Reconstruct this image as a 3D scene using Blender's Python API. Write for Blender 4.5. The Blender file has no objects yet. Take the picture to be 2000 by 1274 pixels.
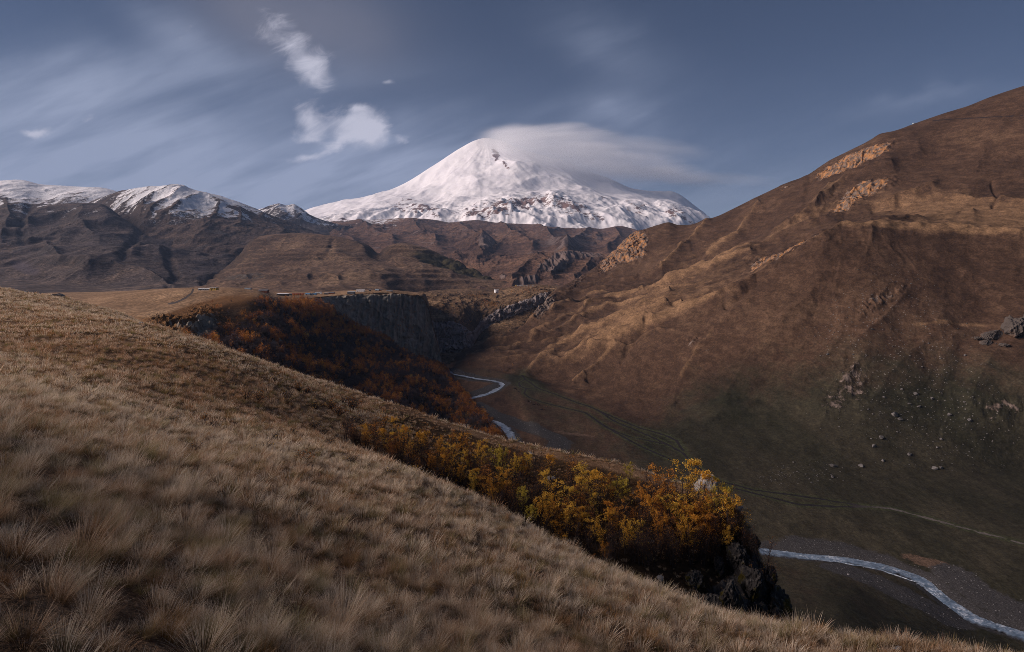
import bpy, math, random
import numpy as np
from mathutils import Vector, Matrix, Euler

FPX, CX, HY = 4000.0 / 3.0, 1000.0, 540.0      # focal length in photo pixels, principal column, horizon row
scene = bpy.context.scene
COL = scene.collection
rnd = random.Random(11)
nrg = np.random.RandomState(5)

# ------------------------------------------------------------------ numeric helpers
def _hash(ix, iy, seed):
    h = (ix * 374761393 + iy * 668265263 + seed * 1442695041) & 0xffffffff
    h = ((h ^ (h >> 13)) * 1274126177) & 0xffffffff
    return (h ^ (h >> 16)) & 0xffffffff

def pn(x, y, seed=0):
    """2-D gradient noise, about -1..1"""
    x = np.asarray(x, float); y = np.asarray(y, float)
    x0 = np.floor(x); y0 = np.floor(y)
    fx = x - x0; fy = y - y0
    ix = x0.astype(np.int64); iy = y0.astype(np.int64)
    def g(i, j):
        a = _hash(ix + i, iy + j, seed) * (2 * np.pi / 4294967296.0)
        return np.cos(a) * (fx - i) + np.sin(a) * (fy - j)
    u = fx * fx * fx * (fx * (fx * 6 - 15) + 10); v = fy * fy * fy * (fy * (fy * 6 - 15) + 10)
    a = g(0, 0); b = g(1, 0); c = g(0, 1); d = g(1, 1)
    return 1.5 * ((a + (b - a) * u) + ((c + (d - c) * u) - (a + (b - a) * u)) * v)

def fbm(x, y, o=5, seed=0, gain=0.5, lac=2.03):
    s = 0; a = 1.0; t = 0
    for k in range(o):
        s = s + a * pn(x, y, seed + k * 17); t += a
        x = x * lac + 3.1; y = y * lac - 1.7; a *= gain
    return s / t

def rid(x, y, o=5, seed=0, gain=0.5, lac=2.03):
    """ridged noise 0..1, sharp crests at 1"""
    s = 0; a = 1.0; t = 0; w = 1.0
    for k in range(o):
        n = 1 - np.abs(pn(x, y, seed + k * 13)); n = n * n
        s = s + a * n * w; t += a
        w = np.clip(n * 1.6, 0, 1)
        x = x * lac + 5.2; y = y * lac + 1.3; a *= gain
    return s / t

def sstep(a, b, x):
    t = np.clip((np.asarray(x, float) - a) / (b - a), 0, 1)
    return t * t * (3 - 2 * t)

def pchip_slopes(x, y):
    """x (K,...) y (K,...) monotone cubic slopes along axis 0"""
    h = np.diff(x, axis=0); d = np.diff(y, axis=0) / h
    m = np.zeros_like(y)
    w1 = 2 * h[1:] + h[:-1]; w2 = h[1:] + 2 * h[:-1]
    with np.errstate(divide='ignore', invalid='ignore'):
        hm = (w1 + w2) / (w1 / d[:-1] + w2 / d[1:])
    m[1:-1] = np.where(d[:-1] * d[1:] > 0, hm, 0.0)
    m[0] = d[0]; m[-1] = d[-1]
    return m

def hermite(x, y, m, k, t):
    """evaluate segment k at fraction t"""
    h = x[k + 1] - x[k]
    t2 = t * t; t3 = t2 * t
    return (2 * t3 - 3 * t2 + 1) * y[k] + (t3 - 2 * t2 + t) * h * m[k] + (-2 * t3 + 3 * t2) * y[k + 1] + (t3 - t2) * h * m[k + 1]

def interp1(xs, ys, xq):
    xs = np.array(xs, float); ys = np.array(ys, float)
    if len(xs) == 2: return np.interp(xq, xs, ys)
    m = pchip_slopes(xs, ys)
    xq = np.clip(xq, xs[0], xs[-1])
    k = np.clip(np.searchsorted(xs, xq, side='right') - 1, 0, len(xs) - 2)
    t = (xq - xs[k]) / (xs[k + 1] - xs[k])
    h = xs[k + 1] - xs[k]; t2 = t * t; t3 = t2 * t
    return (2*t3-3*t2+1)*ys[k] + (t3-2*t2+t)*h*m[k] + (-2*t3+3*t2)*ys[k+1] + (t3-t2)*h*m[k+1]

def at(px, py, Y):
    """a point Y metres ahead that lies on the sight line through photo pixel (px,py)"""
    return Vector(((px - CX) / FPX * Y, Y, (HY - py) / FPX * Y))

def curve(pts):
    """terrain profile line: (px, py, d) with d>0 metres ahead, d<0 height relative to the eye"""
    px = [p[0] for p in pts]
    Y = [p[2] if p[2] > 0 else p[2] * FPX / (HY - p[1]) for p in pts]
    Z = [(HY - p[1]) / FPX * y for p, y in zip(pts, Y)]
    return (px, Y, Z)

def behind(c, fy, dz):
    px, Y, Z = c
    return (list(px), [y * fy for y in Y], [z - dz * y * (fy - 1) for y, z in zip(Y, Z)])

class Patch:
    """terrain surface lofted through profile lines, far line first"""
    def __init__(self, curves, px0, px1, ncol, rows):
        p = np.linspace(px0, px1, ncol)
        K = len(curves)
        Yk = np.array([np.exp(interp1(c[0], np.log(np.array(c[1])), p)) for c in curves])
        Zk = np.array([interp1(c[0], c[2], p) for c in curves])
        # parameter: running length of each column
        L = np.sqrt(np.diff(Yk, axis=0) ** 2 + np.diff(Zk, axis=0) ** 2) + 1e-6
        T = np.concatenate([np.zeros((1, ncol)), np.cumsum(np.maximum(L, 1e-3) ** 0.5, axis=0)])
        mY = pchip_slopes(T, Yk); mZ = pchip_slopes(T, Zk)
        Y = []; Z = []; R = []
        for k in range(K - 1):
            n = rows[k]
            for i in range(n + (1 if k == K - 2 else 0)):
                t = i / n
                Y.append(hermite(T, Yk, mY, k, t)); Z.append(hermite(T, Zk, mZ, k, t)); R.append(np.full(ncol, k + t))
        self.Y = np.array(Y); self.Z = np.array(Z); self.row = np.array(R)
        self.X = (p[None, :] - CX) / FPX * self.Y
        self.px = np.repeat(p[None, :], len(Y), 0)
        self.attrs = {}
    @property
    def py(self):
        return HY - FPX * self.Z / self.Y
    def build(self, name, mat, kind='structure'):
        return grid_mesh(name, self.X, self.Y, self.Z, mat, self.attrs, kind)

def ell(px, py, cx, cy, rx, ry, ang=0.0):
    """soft elliptical mask"""
    c, s = math.cos(math.radians(ang)), math.sin(math.radians(ang))
    dx = px - cx; dy = py - cy
    u = (dx * c + dy * s) / rx; v = (-dx * s + dy * c) / ry
    return np.exp(-(u * u + v * v) ** 1.5)

def pdist(px, py, pts):
    """distance to a polyline"""
    best = np.full(np.shape(px), 1e9)
    for (x0, y0), (x1, y1) in zip(pts[:-1], pts[1:]):
        dx, dy = x1 - x0, y1 - y0
        t = np.clip(((px - x0) * dx + (py - y0) * dy) / (dx * dx + dy * dy + 1e-9), 0, 1)
        best = np.minimum(best, np.hypot(px - x0 - t * dx, py - y0 - t * dy))
    return best

# ------------------------------------------------------------------ mesh helpers
def mesh_np(name, co, quads=None, tris=None, mat=None, smooth=True):
    me = bpy.data.meshes.new(name)
    co = np.ascontiguousarray(co, np.float32)
    nq = 0 if quads is None else len(quads); nt = 0 if tris is None else len(tris)
    me.vertices.add(len(co)); me.vertices.foreach_set('co', co.ravel())
    me.loops.add(nq * 4 + nt * 3); me.polygons.add(nq + nt)
    li = []
    if nq: li.append(np.asarray(quads, np.int32).ravel())
    if nt: li.append(np.asarray(tris, np.int32).ravel())
    me.loops.foreach_set('vertex_index', np.concatenate(li).astype(np.int32))
    st = np.concatenate([np.arange(nq) * 4, nq * 4 + np.arange(nt) * 3]).astype(np.int32)
    me.polygons.foreach_set('loop_start', st)
    me.polygons.foreach_set('use_smooth', np.full(nq + nt, smooth))
    me.update(calc_edges=True)
    if mat: me.materials.append(mat)
    return me

def set_attr(me, name, arr):
    a = me.attributes.new(name, 'FLOAT', 'POINT')
    a.data.foreach_set('value', np.ascontiguousarray(arr, np.float32).ravel())

def grid_mesh(name, X, Y, Z, mat, attrs, kind):
    R, C = X.shape
    idx = np.arange(R * C).reshape(R, C)
    q = np.stack([idx[:-1, :-1], idx[1:, :-1], idx[1:, 1:], idx[:-1, 1:]], -1).reshape(-1, 4)
    me = mesh_np(name, np.stack([X, Y, Z], -1).reshape(-1, 3), q, None, mat)
    for k, v in attrs.items(): set_attr(me, k, v)
    o = bpy.data.objects.new(name, me); COL.objects.link(o)
    if kind: o['kind'] = kind
    return o

def tag(o, label=None, cat=None, group=None, kind=None):
    if label: o['label'] = label
    if cat: o['category'] = cat
    if group: o['group'] = group
    if kind: o['kind'] = kind
    return o

class MB:
    """collects vertices and faces into one mesh"""
    def __init__(self): self.v = []; self.q = []; self.t = []; self.n = 0
    def add(self, v, q=None, t=None):
        v = np.asarray(v, float).reshape(-1, 3)
        self.v.append(v)
        if q is not None and len(q): self.q.append(np.asarray(q, int) + self.n)
        if t is not None and len(t): self.t.append(np.asarray(t, int) + self.n)
        self.n += len(v)
    def box(self, x0, x1, y0, y1, z0, z1):
        v = [(x, y, z) for z in (z0, z1) for y in (y0, y1) for x in (x0, x1)]
        self.add(v, [(0, 2, 3, 1), (4, 5, 7, 6), (0, 1, 5, 4), (2, 6, 7, 3), (0, 4, 6, 2), (1, 3, 7, 5)])
    def tube(self, pts, rads, n=5):
        pts = [Vector(p) for p in pts]; rings = []
        for i, p in enumerate(pts):
            d = (pts[min(i + 1, len(pts) - 1)] - pts[max(i - 1, 0)]).normalized()
            a = d.orthogonal().normalized(); b = d.cross(a)
            for k in range(n):
                an = 2 * math.pi * k / n
                rings.append(p + (a * math.cos(an) + b * math.sin(an)) * rads[i])
        q = [(i * n + k, i * n + (k + 1) % n, (i + 1) * n + (k + 1) % n, (i + 1) * n + k) for i in range(len(pts) - 1) for k in range(n)]
        self.add([tuple(r) for r in rings], q)
    def mesh(self, name, mat, smooth=False):
        return mesh_np(name, np.concatenate(self.v), np.concatenate(self.q) if self.q else None, np.concatenate(self.t) if self.t else None, mat, smooth)
    def obj(self, name, mat, parent=None, smooth=False):
        o = bpy.data.objects.new(name, self.mesh(name, mat, smooth)); COL.objects.link(o)
        if parent: o.parent = parent
        return o

def empty(name, loc, rz=0):
    o = bpy.data.objects.new(name, None); COL.objects.link(o)
    o.location = loc; o.rotation_euler = (0, 0, rz); o.empty_display_size = .2
    return o

def copy_tree(o, parent=None):
    c = o.copy(); COL.objects.link(c); c.parent = parent
    for ch in list(o.children): copy_tree(ch, c)
    return c
# ------------------------------------------------------------------ material helpers
class Mat:
    def __init__(self, name):
        self.m = bpy.data.materials.new(name); self.m.use_nodes = True
        self.t = self.m.node_tree; self.t.nodes.clear()
        self.out = self.t.nodes.new('ShaderNodeOutputMaterial')
        self.geo = None
    def link(self, a, b): self.t.links.new(a, b)
    def put(self, sock, v):
        if v is None: return
        if isinstance(v, bpy.types.NodeSocket): self.link(v, sock)
        elif isinstance(v, (tuple, list)) and sock.type == 'RGBA': sock.default_value = (*v[:3], 1)
        else: sock.default_value = v
    def node(self, typ, ins=None, **kw):
        n = self.t.nodes.new(typ)
        for k, v in kw.items(): setattr(n, k, v)
        for k, v in (ins or {}).items(): self.put(n.inputs[k], v)
        return n
    def pos(self, sx=1, sy=1, sz=1, rz=0):
        if not self.geo: self.geo = self.node('ShaderNodeTexCoord')
        if (sx, sy, sz, rz) == (1, 1, 1, 0): return self.geo.outputs['Object']
        mp = self.node('ShaderNodeMapping', {'Vector': self.geo.outputs['Object'], 'Scale': (sx, sy, sz), 'Rotation': (0, 0, rz)})
        return mp.outputs[0]
    def noise(self, scale, detail=5, rough=.6, vec=None, dist=0):
        n = self.node('ShaderNodeTexNoise', {'Vector': vec or self.pos(), 'Scale': scale, 'Detail': detail, 'Roughness': rough, 'Distortion': dist})
        return n.outputs['Fac']
    def voro(self, scale, vec=None, feature='F1', out='Distance'):
        n = self.node('ShaderNodeTexVoronoi', {'Vector': vec or self.pos(), 'Scale': scale}, feature=feature)
        return n.outputs[out]
    def ramp(self, fac, stops, interp='LINEAR'):
        n = self.node('ShaderNodeValToRGB', {'Fac': fac})
        cr = n.color_ramp; cr.interpolation = interp
        while len(cr.elements) < len(stops): cr.elements.new(.5)
        for e, (p, c) in zip(cr.elements, stops):
            e.position = p; e.color = (*c, 1) if isinstance(c, (tuple, list)) else (c, c, c, 1)
        return n.outputs['Color']
    def step(self, x, a, b, lo=0., hi=1.):
        n = self.node('ShaderNodeMapRange', {'Value': x, 'From Min': a, 'From Max': b, 'To Min': lo, 'To Max': hi}, interpolation_type='SMOOTHSTEP')
        return n.outputs[0]
    def math(self, op, a, b=None, c=None):
        n = self.node('ShaderNodeMath', operation=op)
        self.put(n.inputs[0], a); self.put(n.inputs[1], b)
        if c is not None: self.put(n.inputs[2], c)
        return n.outputs[0]
    def mix(self, f, a, b, mode='MIX'):
        n = self.node('ShaderNodeMix', data_type='RGBA', blend_type=mode)
        self.put(n.inputs[0], f); self.put(n.inputs[6], a); self.put(n.inputs[7], b)
        return n.outputs[2]
    def attr(self, name, typ='GEOMETRY', out='Fac'):
        return self.node('ShaderNodeAttribute', attribute_name=name, attribute_type=typ).outputs[out]
    def flat(self, a, b):
        n = self.node('ShaderNodeNewGeometry'); z = self.node('ShaderNodeSeparateXYZ', {0: n.outputs['Normal']}).outputs['Z']
        return self.step(z, a, b)
    def bump(self, h, strength, dist):
        return self.node('ShaderNodeBump', {'Height': h, 'Strength': strength, 'Distance': dist}).outputs[0]
    def bsdf(self, col, rough=.95, spec=.15, normal=None, **kw):
        n = self.node('ShaderNodeBsdfPrincipled', {'Base Color': col, 'Roughness': rough, 'Specular IOR Level': spec})
        if normal is not None: self.link(normal, n.inputs['Normal'])
        for k, v in kw.items(): self.put(n.inputs[k.replace('_', ' ')], v)
        return n.outputs[0]
    def done(self, sh):
        self.link(sh, self.out.inputs['Surface']); return self.m

def vary(M, col, fac, amt):
    """multiply a colour by 1-amt..1+amt following a 0..1 noise"""
    k = M.step(fac, .34, .66, 1 - amt, 1 + amt)
    return M.mix(1.0, col, M.node('ShaderNodeCombineColor', {0: k, 1: k, 2: k}).outputs[0], 'MULTIPLY')

def flat_mat(name, col, rough=.8, nscale=3., amt=.15, spec=.2):
    M = Mat(name)
    return M.done(M.bsdf(vary(M, col, M.noise(nscale), amt), rough, spec))

def rock_color(M, s, dark, mid, light, warm=None, wf=.5, vert=.35):
    """broken rock: blocks, cracks, streaks; s = 1/size of the blocks in metres"""
    n1 = M.noise(s, 8, .68, M.pos(1, 1, vert))
    c = M.ramp(n1, [(.28, dark), (.5, mid), (.72, light)])
    if warm is not None:
        c = M.mix(M.step(M.noise(s * .45, 4, .6), wf - .08, wf + .12), c, warm)
    return c, n1

def terrain(name, grass, s, rock=None, snow=False, stretch=None, bump=1.0, rocksize=None, fleck=None, soil=None, green=None, tuft=None, bench=(.80, .985), vert=.35):
    """s: patch size in metres of the main colour change; grass: dark, mid, light colours"""
    M = Mat(name)
    vec = M.pos(*stretch) if stretch else None
    n1 = M.noise(1 / s, 6, .6, vec)
    n2 = M.noise(6 / s, 6, .65, vec)
    n3 = M.noise((1 / tuft) if tuft else 40 / s, 3, .7)
    f = M.math('ADD', M.math('MULTIPLY', n1, .6), M.math('MULTIPLY', n2, .4))
    col = M.ramp(f, [(.36, grass[0]), (.5, grass[1]), (.64, grass[2])])
    col = vary(M, col, n3, .45); n6 = M.noise(14 / s, 6, .72, M.pos(1, .3, 2.5, .5)); col = vary(M, col, n6, .40)
    col = M.mix(M.math('MULTIPLY', M.step(n6, .57, .66), .5), col, grass[0])
    h = M.math('ADD', M.math('MULTIPLY', n2, .5), M.math('MULTIPLY', n3, .35)); h = M.math('ADD', h, M.math('MULTIPLY', n6, .5))
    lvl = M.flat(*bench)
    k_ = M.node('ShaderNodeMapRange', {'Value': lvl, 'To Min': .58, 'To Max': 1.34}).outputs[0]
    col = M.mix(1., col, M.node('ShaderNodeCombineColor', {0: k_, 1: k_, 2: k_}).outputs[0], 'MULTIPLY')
    if green:
        g = M.math('ADD', M.attr('green'), M.math('MULTIPLY', M.math('SUBTRACT', n2, .5), .9))
        gc = vary(M, green, n3, .3)
        col = M.mix(M.step(g, .15, .75), col, gc)
    if soil:
        g = M.math('ADD', M.attr('soil'), M.math('MULTIPLY', M.math('SUBTRACT', n2, .5), .7))
        col = M.mix(M.step(g, .4, .6), col, vary(M, soil, M.noise(.5, 6, .8), .65))
    if fleck:
        fs, fa = fleck
        v = M.voro(1 / fs)
        g = M.math('MULTIPLY', M.step(v, .12, .28, 1, 0), M.step(M.math('ADD', M.attr('fleck'), M.math('MULTIPLY', M.math('SUBTRACT', n2, .5), .8)), .3, .6))
        col = M.mix(M.math('MULTIPLY', g, fa), col, (.27, .26, .25))
    if rock:
        rs = rocksize or s / 5
        rc, rn = rock_color(M, 1 / rs, *rock, vert=vert)
        m = M.math('ADD', M.attr('rock'), M.math('MULTIPLY', M.math('SUBTRACT', rn, .5), .9))
        m = M.step(M.math('ADD', m, M.math('MULTIPLY', M.math('SUBTRACT', n2, .5), .5)), .42, .58)
        col = M.mix(m, col, rc)
        h = M.math('ADD', h, M.math('MULTIPLY', M.math('MULTIPLY', rn, m), 1.2))
    rough = .95
    if snow:
        sn = M.math('ADD', M.attr('snow'), M.math('MULTIPLY', M.math('SUBTRACT', n2, .5), .8))
        sn = M.math('ADD', sn, M.math('MULTIPLY', M.math('SUBTRACT', n3, .5), .7))
        m = M.step(sn, .38, .62)
        col = M.mix(m, col, (.80, .81, .84))
    return M.done(M.bsdf(col, rough, .1, M.bump(h, .7, bump)))
# ------------------------------------------------------------------ terrain
BROWN = [(.050, .030, .018), (.105, .060, .032), (.175, .105, .055)]
DARKB = [(.028, .023, .025), (.060, .046, .041), (.118, .085, .064)]
STRAW = [(.10, .062, .036), (.19, .122, .072), (.29, .20, .125)]

# --- the snow-covered volcano, 12 km away
c1 = curve([(380,470,13000),(470,445,12800),(560,425,12600),(600,414,12500),(640,406,12400),(700,391,12300),(745,378,12200),(790,359,12100),(850,322,12000),(900,290,12000),(930,275,12000),(950,271,12000),
            (975,276,12000),(1010,290,12000),(1060,306,12000),(1130,330,12000),(1200,358,12000),(1235,374,12000),(1265,378,11900),(1305,379,11800),(1328,387,11700),(1350,401,11600),(1368,416,11500),(1385,428,11500),(1430,445,11500),(1600,500,11500)])
c2 = curve([(380,472,12000),(560,430,11800),(640,413,11600),(745,392,11300),(850,352,11100),(930,320,11000),(1000,318,10900),(1060,328,10900),(1130,346,10900),(1200,368,10900),(1265,384,10800),(1328,396,10700),(1385,435,10700),(1600,510,10700)])
c3 = curve([(380,475,11000),(560,436,10800),(640,421,10600),(745,405,10300),(850,384,10000),(930,372,9800),(1000,366,9700),(1060,368,9700),(1130,376,9700),(1200,389,9800),(1265,396,9800),(1328,408,9800),(1385,442,9900),(1600,520,9900)])
c4 = curve([(380,480,10000),(560,445,9800),(640,431,9600),(745,424,9100),(850,414,8800),(930,402,8600),(1000,397,8500),(1060,400,8500),(1130,404,8500),(1200,412,8600),(1265,416,8700),(1328,424,8800),(1385,450,9000),(1600,530,9000)])
c5 = curve([(380,490,9000),(560,452,8900),(640,440,8800),(745,440,8300),(850,432,8000),(930,422,7900),(1000,420,7800),(1060,424,7800),(1130,428,7800),(1200,434,7800),(1265,440,7900),(1328,448,8000),(1385,470,8200),(1600,540,8200)])
c6 = curve([(380,530,7800),(640,480,7700),(850,472,7400),(1000,470,7200),(1130,472,7200),(1385,510,7500),(1600,550,7600)])
P = Patch([behind(c1, 1.25, .5), c1, c2, c3, c4, c5, c6], 380, 1600, 760, [6, 90, 70, 60, 50, 34])
r = P.row; dX = P.X - (-430); dY = P.Y - 12000
ang = np.arctan2(dX, -dY - 300); rad = np.hypot(dX, dY)
fl = rid(ang * 7 + fbm(P.X / 1500, P.Y / 1500, 3, 3) * .5, rad / 3500, 5, 21)
big = fbm(P.X / 1600, P.Y / 1600, 5, 31)
amp = sstep(1.0, 1.5, r) * (1 - .0 * r)
low = sstep(3.1, 4.2, r)
P.Z += amp * ((fl - .5) * (8 + 60 * low) + big * (170 + 40 * low))
P.Z += amp * ((rid(P.X / 900, P.Y / 900, 3, 5, .4) - .45) * 55 + (rid(P.X / 600, P.Y / 600, 6, 6) - .45) * 80 * low)
q_ = P.py
for h_ in ((810,408,60,13,8,90),(1010,398,95,15,-8,150),(1105,398,40,12,12,120),(1170,388,30,8,5,60),(1250,406,34,14,25,90),(1320,418,40,14,30,80),(1150,424,46,9,0,90),(930,424,60,10,-8,80)):
    e_ = ell(P.px, q_, *h_[:5]); P.Z += .6 * h_[5] * e_ * (.75 + .6 * (rid(P.X / 260, P.Y / 260, 5, 45) - .4))
P.Z += amp * fbm(P.X / 160, P.Y / 160, 4, 9) * (2.5 + 18 * low)
px, py = P.px, P.py
rn = rid(P.X / 240 + .4 * P.Z / 240, P.Y / 300, 5, 41) - .42
nose = np.maximum(ell(px, py, 968, 302, 9, 16, -35), ell(px, py, 988, 322, 14, 5, 48)) * .9
bands = .95 * ell(px, py, 810, 405, 62, 17, 8) + 1.0 * ell(px, py, 990, 403, 105, 19, -10) + .9 * ell(px, py, 1105, 402, 42, 14, 12) \
    + .75 * ell(px, py, 1170, 388, 30, 7, 5) + .7 * ell(px, py, 1245, 408, 34, 15, 25) + .8 * ell(px, py, 1320, 418, 40, 16, 30) + .7 * ell(px, py, 1150, 425, 40, 10, 0) \
    + .55 * ell(px, py, 1152, 348, 22, 4, 28) + .5 * ell(px, py, 800, 392, 12, 4, -20) + .9 * sstep(432, 462, py + 14 * fbm(px / 26, py / 13, 4, 5)) * sstep(620, 700, px) + .55 * ell(px, py, 650, 430, 60, 9, 0)
P.attrs['rock'] = np.clip(bands * (.33 + .75 * rn) + nose * (.5 + rn), 0, 1) + low * .10
M = Mat('glacier_snow_and_lava')
n1 = M.noise(1 / 300, 8, .68); n2 = M.noise(1 / 90, 8, .75, M.pos(.8, 1, 1.6, .4))
rock = M.ramp(n1, [(.3, (.10, .065, .06)), (.5, (.17, .105, .09)), (.7, (.25, .17, .15))])
m = M.math('ADD', M.attr('rock'), M.math('MULTIPLY', M.math('SUBTRACT', n2, .5), 2.0))
m = M.step(m, .40, .54)
col = M.mix(m, M.ramp(n1, [(.3, (.72, .71, .75)), (.6, (.78, .775, .79))]), rock)
volc_mat = M.done(M.bsdf(col, .8, .15, M.bump(M.math('ADD', M.math('MULTIPLY', n2, M.math('MULTIPLY_ADD', m, .9, .12)), M.math('MULTIPLY', n1, .9)), .5, 40.)))
P.build('snow_mountain', volc_mat)

# --- snow-dusted ridges on the left
mt_rock = ((.022, .020, .024), (.050, .042, .042), (.095, .082, .080))
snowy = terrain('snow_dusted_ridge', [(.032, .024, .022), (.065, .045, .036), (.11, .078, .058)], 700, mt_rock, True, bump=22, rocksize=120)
def spur_field(bx, by, spurs, seed):
    crest = np.zeros(bx.shape); lift = np.zeros(bx.shape)
    wx_ = 3.2 * fbm(bx / 26, by / 26, 2, seed + 11); wy_ = 3.2 * fbm(bx / 26, by / 26, 2, seed + 12)
    for pts, w_, h_ in spurs:
        x0, x1 = min(p[0] for p in pts) - 5 * w_, max(p[0] for p in pts) + 5 * w_; y0, y1 = min(p[1] for p in pts) - 5 * w_, max(p[1] for p in pts) + 5 * w_
        m_ = (bx > x0) & (bx < x1) & (by > y0) & (by < y1)
        dd = pdist(bx[m_] + wx_[m_], by[m_] + wy_[m_], pts)
        e_ = np.exp(-dd / w_) if h_ > 0 else np.exp(-(dd / w_) ** 2)
        lift[m_] += h_ * e_
        if h_ > 0: crest[m_] = np.maximum(crest[m_], np.exp(-(dd / (.35 * w_)) ** 2))
    return lift, crest
def ridge_patch(name, cs, px0, px1, nc, rows, mat, amp, wl, seed, snowline=None, sn_amt=1.0, spurs=()):
    Pt = Patch(cs, px0, px1, nc, rows)
    bx, by = Pt.px, Pt.py
    lift, crest = spur_field(bx, by, spurs, seed); lift *= sstep(1.05, 1.75, Pt.row)
    Pt.Z += lift
    Pt.crest = crest
    k = sstep(1.0, 2.0, Pt.row)
    amp = amp * np.clip(Pt.Y / Pt.Y[1:].max(), 0, 1) ** 1.6 * (1 - .85 * sstep(len(cs) - 2.6, len(cs) - 1.2, Pt.row))
    kk = .10 + .90 * k
    w = fbm(Pt.X / wl, Pt.Y / (wl * 2.), 3, seed) * .7
    f = rid(Pt.X / wl + w, Pt.Y / (wl * 2.6), 3, seed + 1, .38)
    w2 = fbm(Pt.X / (wl * .5), Pt.Y / (wl * .7), 3, seed + 5) * .8
    f2 = rid(Pt.X / (wl * .17) + w2, Pt.Y / (wl * .9), 4, seed + 2, .5)
    Pt.Z += kk * ((f - .5) * amp * .8 + (f2 - .5) * amp * .15 * (.4 + f) + fbm(Pt.X / (wl * .35), Pt.Y / (wl * .5), 4, seed + 4) * amp * .22) + (.9 + .4 * kk) * fbm(Pt.X / (wl * .07), Pt.Y / (wl * .09), 5, seed + 3, .6) * amp * .06
    zb = Pt.Z + amp * .25 * fbm(Pt.X / wl, Pt.Y / wl, 3, seed + 15); hb = amp.max() * .42
    Pt.Z += k * sstep(1.5, 2.6, Pt.row) * hb * .11 * np.sin(zb * 2 * np.pi / hb) * np.clip(fbm(Pt.X / wl, Pt.Y / wl, 2, seed + 16) + .45, 0, 1)
    Pt.flute = f
    if snowline is not None:
        sl = interp1(*snowline, Pt.px)
        hgt = (sl - Pt.py) / 34.
        gx = np.gradient(Pt.Z, axis=1)
        lee = np.tanh(gx / (np.abs(gx).mean() + 1e-6) * .8); f = .55 * f + .45 * f2
        Pt.attrs['snow'] = np.clip(.30 + hgt * .34 - .75 * (f - .42) - .16 * lee - .40 * crest + .16 * fbm(Pt.X / 60, Pt.Y / 160, 4, seed + 9), -.5, .80) * sn_amt
    Pt.attrs['rock'] = .25 + .5 * (rid(Pt.X / (wl * .5), Pt.Y / (wl * .6), 4, seed + 7) - .4)
    Pt.name = name; Pt.mat = mat
    return Pt

a1 = curve([(-400,340,7600),(-150,372,7300),(0,357,7000),(40,355,7000),(75,362,7000),(130,367,6900),(170,368,6900),(215,373,6800),(260,390,6800),(330,420,6800),(480,440,6800)])
a2 = curve([(-400,420,5600),(-150,430,5500),(0,390,5600),(75,400,5600),(130,405,5500),(215,410,5500),(330,450,5500),(480,470,5500)])
a3 = curve([(-400,480,4600),(0,470,4600),(200,480,4600),(480,500,4700)])
Pt = ridge_patch('snowy_ridge', [behind(a1, 1.2, .4), a1, a2, a3], -400, 480, 420, [4, 90, 30], snowy, 120, 480, 50, ([-400, 0, 250, 480], [420, 425, 420, 420]), 1.0)
Pt.build('snowy_ridge', snowy)

b1 = curve([(60,470,6000),(130,420,5900),(180,396,5800),(230,379,5700),(270,371,5600),(305,367,5600),(345,367,5600),(380,376,5500),(420,384,5500),(455,394,5500),(500,410,5500),(540,428,5600),(600,450,5800),(700,480,6000)])
b2 = curve([(60,490,4900),(130,450,4900),(230,420,4700),(305,408,4500),(345,404,4450),(420,415,4500),(500,436,4700),(560,450,4900),(700,490,5200)])
b3 = curve([(60,520,4200),(230,462,4000),(305,450,3900),(400,452,3800),(500,462,3900),(600,470,4100),(700,500,4400)])
b4 = curve([(60,560,3200),(230,540,3100),(400,535,3000),(500,530,3100),(700,540,3300)])
b5 = curve([(60,580,2300),(400,568,2200),(700,565,2300)])
Pt = ridge_patch('snowy_mountain', [behind(b1, 1.2, .4), b1, b2, b3, b4, b5], 60, 700, 520, [4, 80, 60, 60, 20], snowy, 150, 520, 61, ([60, 230, 330, 420, 520, 700], [436, 430, 432, 430, 436, 446]), 1.0, [([(340,367),(281,406),(273,440)],14,38),([(359,371),(332,395),(297,422),(281,448)],13,42),([(391,383),(352,400),(336,418),(312,432)],12,36),([(410,387),(449,406),(488,422),(520,437),(550,450)],13,36),([(219,375),(164,395),(129,400)],11,30),([(250,371),(219,391),(195,404)],11,32),([(292,369),(262,392),(240,410)],10,26),([(430,400),(420,424),(395,440)],10,24),([(470,414),(470,440)],10,20)])
Pt.build('snowy_mountain', snowy)

k1 = curve([(460,440,7000),(490,414,6900),(515,407,6800),(532,402,6800),(545,399,6800),(560,403,6800),(572,400,6800),(585,406,6800),(610,424,6900),(660,440,7000),(760,452,7000)])
k2 = curve([(460,450,6200),(545,428,6000),(610,440,6100),(760,470,6200)])
k3 = curve([(460,480,5000),(545,470,4900),(760,500,5000)])
Pt = ridge_patch('rocky_hill', [behind(k1, 1.2, .4), k1, k2, k3], 460, 760, 220, [4, 50, 24], snowy, 130, 260, 72, ([460, 545, 760], [438, 438, 448]), .95)
Pt.attrs['rock'] += .4
Pt.build('rocky_hill', snowy)

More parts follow.
